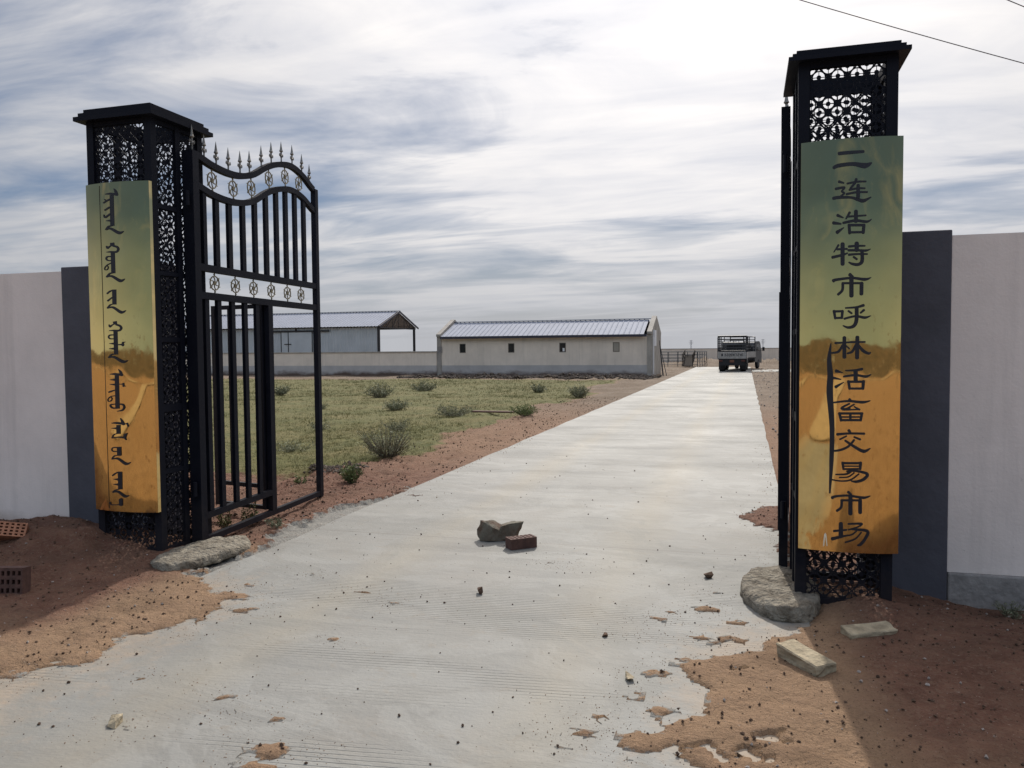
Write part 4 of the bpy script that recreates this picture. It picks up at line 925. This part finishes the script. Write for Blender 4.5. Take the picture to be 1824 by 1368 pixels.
# ribbed roof, both slopes
def ribroof(x0, x1, y0, y1, z0, z1, pitch, parent, m, rh=.035):
    mb = MB(); n = int((x1-x0)/pitch)
    A_ = Vector((0, y0, z0)); B2 = Vector((0, y1, z1)); 
    for k in range(n):
        xa = x0+k*pitch; xs = [(xa, 0), (xa+pitch*.1, rh), (xa+pitch*.2, rh), (xa+pitch*.3, 0), (xa+pitch, 0)]
        for (a, ha), (b, hb) in zip(xs, xs[1:]): mb.quad((a, y0, z0+ha), (b, y0, z0+hb), (b, y1, z1+hb), (a, y1, z1+ha))
    return mb.build('roof', m, parent)
ribroof(-hw+.26, hw-.26, -.22, dp/2, he-.02, hr, .30, t, ROOF); ribroof(-hw+.26, hw-.26, dp+.2, dp/2, he-.04, hr, .30, t, ROOF)
MB().box((-hw+.26, dp/2-.12, hr+.03), (hw-.26, dp/2+.12, hr+.07)).build('ridge_cap', ROOF, t)
MB().box((-hw+.26, -.28, he-.13), (hw-.26, -.23, he+.012)).build('fascia', ROOFD, t)
for wx, kind in ((-16.47,'dark'),(-13.40,'dark'),(-10.27,'broken'),(-7.12,'board')):
    f = MB(); a = wx+11.6
    for q in ((a-.19,-.012,1.38,a-.15,.05,1.93),(a+.15,-.012,1.38,a+.19,.05,1.93),(a-.149,-.011,1.38,a+.149,.05,1.42),(a-.149,-.011,1.89,a+.149,.05,1.93)): f.box(q[:3], q[3:])
    fr = f.build('window', mat('window_frame', (.09,.075,.06), .7) if kind != 'board' else mat('window_frame_pale', (.16,.13,.1), .7), t)
    MB().quad((a-.149,-.004,1.421),(a+.149,-.004,1.421),(a+.149,-.004,1.889),(a-.149,-.004,1.889)).build('pane', GLASSD if kind != 'board' else mat('pale_board', (.33,.30,.25), .8), fr)
    if kind == 'broken': MB().box((a+.0,-.008,1.43),(a+.12,-.005,1.62)).build('pane', mat('white_pane', (.75,.75,.75), .5), fr)
MB().box((-6.48,-.06,1.40),(-6.2,-.005,1.78)).build('junction_block', PLINTH, t)
MB().tube([(hw+.06,.25,.1),(hw+.06,.25,2.2)], .05).build('downpipe', mat('white_pipe', (.7,.7,.7), .5), t)
MB().box((hw+.03,.3,1.7),(hw+.14,1.2,2.6)).build('vent_duct', mat('white_duct', (.65,.65,.66), .5), t)
t2 = thing('leaning_poles', 'bundle of dark poles leaning against the right end of the animal shed', 'poles', (-4.9, YW+.4, 0))
for k, (a, b, c_) in enumerate(((.45,.1,2.0),(.6,.3,1.8),(.36,.5,1.6))): MB().tube([(a, b-.4, 0), (.17, b, c_)], .022, 6).build('pole', DARKM, t2)
# open warehouse behind the wall
t = thing('metal_warehouse', 'grey sheet metal warehouse with open right bay and ribbed roof behind the yard wall', 'warehouse', (-36, 55, 0))
L0, L1 = -12.0, 9.5; De = 6.7; ze = 3.42; zr = 4.62
mb = MB(); pitch = .25; n = int((9.5-L0)/pitch)
for k in range(n):
    xa = L0+k*pitch
    for (a, ya), (b, yb) in zip(((xa,0),(xa+.06,-.03),(xa+.12,-.03),(xa+.18,0)), ((xa+.06,-.03),(xa+.12,-.03),(xa+.18,0),(xa+.25,0))): mb.quad((a,ya,0),(b,yb,0),(b,yb,ze-.12),(a,ya,ze-.12))
mb.build('front_wall', SHEETW, t)
mb = MB()
for k in range(n):
    xa = L0+k*pitch; 
    if xa > 2: break
    mb.quad((xa,De,0),(xa+.2,De,0),(xa+.2,De,ze-.12),(xa,De,ze-.12))
mb.build('back_wall', SHEETW, t)
dr = MB().box((1.2,-.09,.3),(3.92,-.045,3.0)).build('door', SHEETW, t); 
for x in (1.2, 1.83, 3.92): MB().box((x-.03,-.115,.3),(x+.03,-.092,3.02)).build('door_frame', DARKM, dr)
MB().box((1.5,-.14,2.05),(2.1,-.117,2.12)).build('latch', DARKM, dr)
MB().box((-1.0,-.13,3.02),(5.4,-.05,3.14)).build('door_track', DARKM, t)
ribroof(L0, L1+.25, -.35, De/2, ze-.05, zr, .28, t, ROOF, .03); ribroof(L0, L1+.25, De+.35, De/2, ze-.05, zr, .28, t, ROOF, .03)
MB().box((L0, De/2-.15, zr+.03), (L1+.25, De/2+.15, zr+.06)).build('ridge_cap', ROOF, t)
for s in (-.36, De+.36): MB().bar((L1+.24, s, ze-.08), (L1+.24, De/2, zr-.03), .07, .12).build('barge_board', ROOFD, t)
for y in (0, De): 
    for x in (L1, L1-7, L1-14): MB().box((x-.08, y-.08, 0), (x+.08, y+.08, ze-.1)).build('column', DARKM, t)
for x in (L1+.1, L1-3.5, L1-7):
    mb = MB().bar((x,0,ze-.15),(x,De,ze-.15),.08).bar((x,0,ze-.12),(x,De/2,zr-.1),.07).bar((x,De,ze-.12),(x,De/2,zr-.1),.07)
    for k in range(1, 6):
        y = De*k/6; zt = ze-.12+(zr-ze)*(1-abs(y-De/2)/(De/2)); mb.bar((x,y,ze-.15),(x,y,zt),.035); y2 = De*(k-.5+(.5 if k > 3 else -.5))/6; mb.bar((x,y,zt),(x,De*(k-1 if k <= 3 else k+1)/6,ze-.15),.035)
    mb.build('roof_truss', DARKM, t)
MB().box((L0, .0, ze-.14), (L1+.1, .1, ze-.02)).box((L0, De-.1, ze-.14), (L1+.1, De, ze-.02)).build('eaves_beam', DARKM, t)
t = thing('far_wall', 'plain grey wall closing the far end of the yard behind the trucks', 'wall', (5, 72.3, 0))
MB().box((-30, -.1, -.5), (35, .1, 1.43)).build('wall_panel', GREYW, t); MB().box((-30, -.13, 1.432), (35, .13, 1.47)).build('coping', PLINTH, t)

# ---------------------------------------------------------------- livestock pens
def pen(x0, y0, n, rz, label, w=.8, h=1.2):
    t = thing('pen_fence', label, 'fence', (x0, y0, 0), rz)
    for k in range(n+1): MB().tube([(k*w,0,-.1),(k*w,0,h+.02)], .028, 6).build('post', GREYM, t)
    mb = MB()
    for z in (.15,.42,.68,.95,h): mb.tube([(0,0,z),(n*w,0,z)], .02, 6)
    mb.build('rails', GREYM, t); return t
pen(-8.6, 67.5, 6, 0, 'long galvanised pipe pen fence beside the animal shed end'); pen(-8.8, 70.5, 7, 0, 'farther galvanised pipe pen fence against the far wall')
pen(-3.7, 66, 4, rad(80), 'short pipe pen fence running away beside the road'); 
t = thing('loading_ramp', 'dark iron loading ramp rails at the end of the pens by the road', 'ramp', (-4.4, 64.5, 0))
MB().bar((0,0,.1),(0,3,.9),.8,.05).build('ramp_deck', mat('rusty_deck', (.03,.025,.022), .95, spec=.05), t)
for s in (-.4,.4):
    mb = MB()
    for k in range(4): mb.bar((s,k,.1+k*.27),(s,k,1.0+k*.1),.05)
    mb.bar((s,0,1.0),(s,3,1.35),.05).bar((s,0,.6),(s,3,1.1),.04); mb.build('side_rail', bpy.data.materials['rusty_deck'], t)

# ---------------------------------------------------------------- trucks
def wheel_part(parent, x, y, r, w):
    bm = bmesh.new(); bmesh.ops.create_cone(bm, cap_ends=True, segments=28, radius1=r, radius2=r, depth=w, matrix=Matrix.Translation((x,y,r)) @ Matrix.Rotation(rad(90),4,'Y'))
    me = bpy.data.meshes.new('wheel'); bm.to_mesh(me); bm.free(); o = bevel(link('wheel', me, TYRE, parent), .03, 3)
    bm = bmesh.new(); bmesh.ops.create_cone(bm, cap_ends=True, segments=20, radius1=r*.55, radius2=r*.5, depth=w+.02, matrix=Matrix.Translation((x,y,r)) @ Matrix.Rotation(rad(90),4,'Y'))
    me = bpy.data.meshes.new('rim'); bm.to_mesh(me); bm.free(); link('rim', me, GREYM, o)
def truck(loc, rz, label, loadlab):
    """light flatbed truck with a tubular cage; rear at local y=0, front at +y"""
    t = thing('flatbed_truck', label, 'truck', loc, rz); hw = .90
    MB().box((-.4,.15,.42),(.4,5.0,.60)).build('chassis', DARKM, t)
    MB().box((-hw,.02,.80),(hw,3.3,.87)).build('bed', DARKM, t)
    tg = bevel(MB().box((-hw+.01,-.02,.84),(hw-.01,.018,1.27)).build('tailgate', TAILG, t), .008)
    G_ = MB(); sy = -.024
    def seg(x0, z0, x1, z1, w=.025): 
        G_.bar((x0, sy, z0), (x1, sy, z1), w, .003, (0,1,0))
    G_.box((-.66,sy-.002,1.0),(-.56,sy,1.17))
    for gx0, segs in ((-.46,'abcd'),(-.32,'2'),(-.19,'2'),(-.06,'E'),(.07,'11'),(.22,'7'),(.36,'2'),(.50,'x'),(.62,'c')):
        a, b, l, h = gx0, 1.01, .085, .14
        D = {'abcd': ((0,0,1,0),(.5,0,.5,1),(0,.5,1,.8),(0,1,.9,1)), '2': ((0,1,1,1),(1,1,1,.5),(1,.5,0,.5),(0,.5,0,0),(0,0,1,0)), 'E': ((0,1,1,1),(0,.5,1,.5),(0,0,1,0),(0,0,0,1)), '11': ((0,0,0,1),(.5,0,.5,1),(1,0,1,1)), '7': ((0,1,1,1),(1,1,.4,0)), 'x': ((0,0,1,1),(0,1,1,0)), 'c': ((0,1,1,.9),(0,1,0,0),(0,0,1,.1))}[segs]
        for s0 in D: seg(a+s0[0]*l, b+s0[1]*h, a+s0[2]*l, b+s0[3]*h, .03)
    G_.build('painted_marking', LETTER, tg)
    for s in (-1, 1): bevel(MB().box((s*hw-.018,.05,.85),(s*hw+.018,3.28,1.25)).build('side_board', TAILG, t), .008)
    for s in (-1, 1):
        mb = MB(); x = s*(hw-.02)
        mb.tube([(x,.05,.85),(x,.05,2.2),(x*.96,.05,2.3)], .035, 8).tube([(x,3.2,.85),(x,3.2,2.3)], .035, 8).tube([(x,1.6,.85),(x,1.6,2.28)], .03, 8)
        for z in (1.45,1.65,1.95,2.3): mb.tube([(x,.05,z),(x,3.2,z)], .022, 6)
        mb.build('cage_side', CAGE, t)
    for y, nm in ((.05, 'rear_rails'), (3.2, 'front_rails')):
        mb = MB().tube([(-hw+.03,y,2.3),(hw-.03,y,2.3)], .032, 8).tube([(-hw+.02,y,2.10),(hw-.02,y,2.10)], .026, 6)
        for x in (-hw+.03, hw-.03): mb.tube([(x,y,1.3),(x,y,2.3)], .03, 6)
        for z in ((1.42,1.56,1.72,1.83) if y < 1 else (1.5,1.75)): mb.tube([(-hw+.02,y,z),(hw-.02,y,z)], .024, 6)
        mb.build(nm, CAGE, t)
    mb = MB().tube([(-.7,2.0,1.3),(-.7,2.0,1.95),(-.6,2.0,2.02),(.6,2.0,2.02),(.7,2.0,1.95),(.7,2.0,1.3)], .018, 6)
    for x in (-.35, 0, .35): mb.tube([(x,2.0,1.3),(x,2.0,2.02)], .014, 6)
    mb.build('ladder_rack', CAGE, t)
    # cab
    prof = [(3.45,.55),(3.45,1.72),(3.62,1.92),(4.7,1.94),(5.0,1.82),(5.35,1.22),(5.42,.95),(5.42,.45)]
    mb = MB(); n = len(prof); mb.v = [(-.83,y,z) for y,z in prof]+[(.83,y,z) for y,z in prof]; mb.f = [tuple(range(n)), tuple(range(2*n-1,n-1,-1))]+[(i,(i+1)%n,(i+1)%n+n,i+n) for i in range(n)]
    cab = bevel(mb.build('cab', WPAINT, t), .06, 3)
    bevel(MB().box((-.52,3.43,1.36),(.52,3.46,1.74)).build('rear_window', GLASSD, cab), .01)
    for s in (-1, 1):
        bevel(MB().box((s*.835-.006,3.8,1.28),(s*.835+.006,4.75,1.76)).build('side_window', GLASSD, cab), .004)
        m_ = MB().tube([(s*.82,5.0,1.3),(s*1.02,4.98,1.36),(s*1.08,4.98,1.5)], .014, 6); m_.box((s*1.08-.08,4.93,1.28),(s*1.08+.08,4.98,1.56)); m_.build('mirror', DARKM, cab)
    MB().quad((-.74,5.03,1.79),(.74,5.03,1.79),(.74,5.345,1.26),(-.74,5.345,1.26)).build('windscreen', GLASSD, cab)
    for s in (-1, 1):
        wheel_part(t, s*.66, 1.1, .36, .36); wheel_part(t, s*.74, 4.5, .34, .2)
        MB().box((s*.66-.2,.6,.12),(s*.66+.2,.63,.80)).build('mudflap', TYRE, t)
        bevel(MB().box((s*.7-.12,-.01,.66),(s*.7+.12,.03,.76)).build('tail_light', mat('tail_light', (.08,.015,.012), .3), t), .005)
    MB().box((-.8,.04,.40),(.8,.1,.80)).build('rear_bumper', TYRE, t)
    MB().box((-.14,.012,.60),(.14,.035,.76)).build('licence_plate', RUST, t)
    MB().box((-.8,.3,1.28),(.8,1.6,1.36)).build('load_rail', DARKM, t)
    return t
truck((-.84, 53.4, .0), rad(-2), 'white flatbed truck with tubular livestock cage seen from behind on the concrete road', '')
truck((-.98, 57.0, .0), rad(-14), 'second caged flatbed truck mostly hidden behind the first, cab and mirror showing at right', '')

# ---------------------------------------------------------------- pylons and overhead wires
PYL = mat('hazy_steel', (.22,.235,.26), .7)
def pylon(px, ytop, label):
    D = 2400.; d = ray(px, ytop); k = D/d.y; top = EYE+d.z*k; x = d.x*k; z0 = -28
    t = thing('pylon', label, 'pylon', (x, D, z0), 0, 'distant lattice pylons'); H = top-z0
    leg = MB(); arm = MB(); w0, w1 = 2.6, .8
    for sx in (-1,1):
        for sy in (-1,1): leg.bar((sx*w0,sy*w0,0),(sx*w1,sy*w1,H),.45)
    for k in range(9):
        f0, f1 = k/9, (k+1)/9; a = w0+(w1-w0)*f0; b = w0+(w1-w0)*f1
        for s in (-1,1): leg.bar((-a,s*a,H*f0),(b,s*b,H*f1),.35).bar((a,s*a,H*f0),(-b,s*b,H*f1),.35)
    for f, w in ((.78,5.5),(.88,6.5),(.97,4.5)): arm.bar((-w,0,H*f),(w,0,H*f),.8)
    leg.build('lattice_tower', PYL, t); arm.build('cross_arms', PYL, t)
pylon(1231, 606, 'distant lattice pylon on the horizon left of the trucks'); pylon(1359, 604, 'distant lattice pylon on the horizon right of the trucks')
WIRE = mat('cable', (.06,.06,.065), .6)
def wire(pa, pb, label, sag):
    a = onY(*pa, 12.); b = onY(*pb, 12.); dd = b-a; A1 = a-dd*3; B1 = b+dd*3
    pts = []
    for k in range(41):
        q = k/40; p = A1.lerp(B1, q); p.z += sag*(4*(q-.5)**2-(4*(.07)**2)); pts.append(p)
    mb = MB().tube(pts, .006, 6); o = mb.build('overhead_cable', WIRE); tag(o, label, 'cable')
wire((1415,-3),(1824,113), 'long overhead cable crossing the top right corner of the sky', .5)
wire((1790,-2),(1824,12), 'short length of overhead cable at the extreme top right corner', .0)
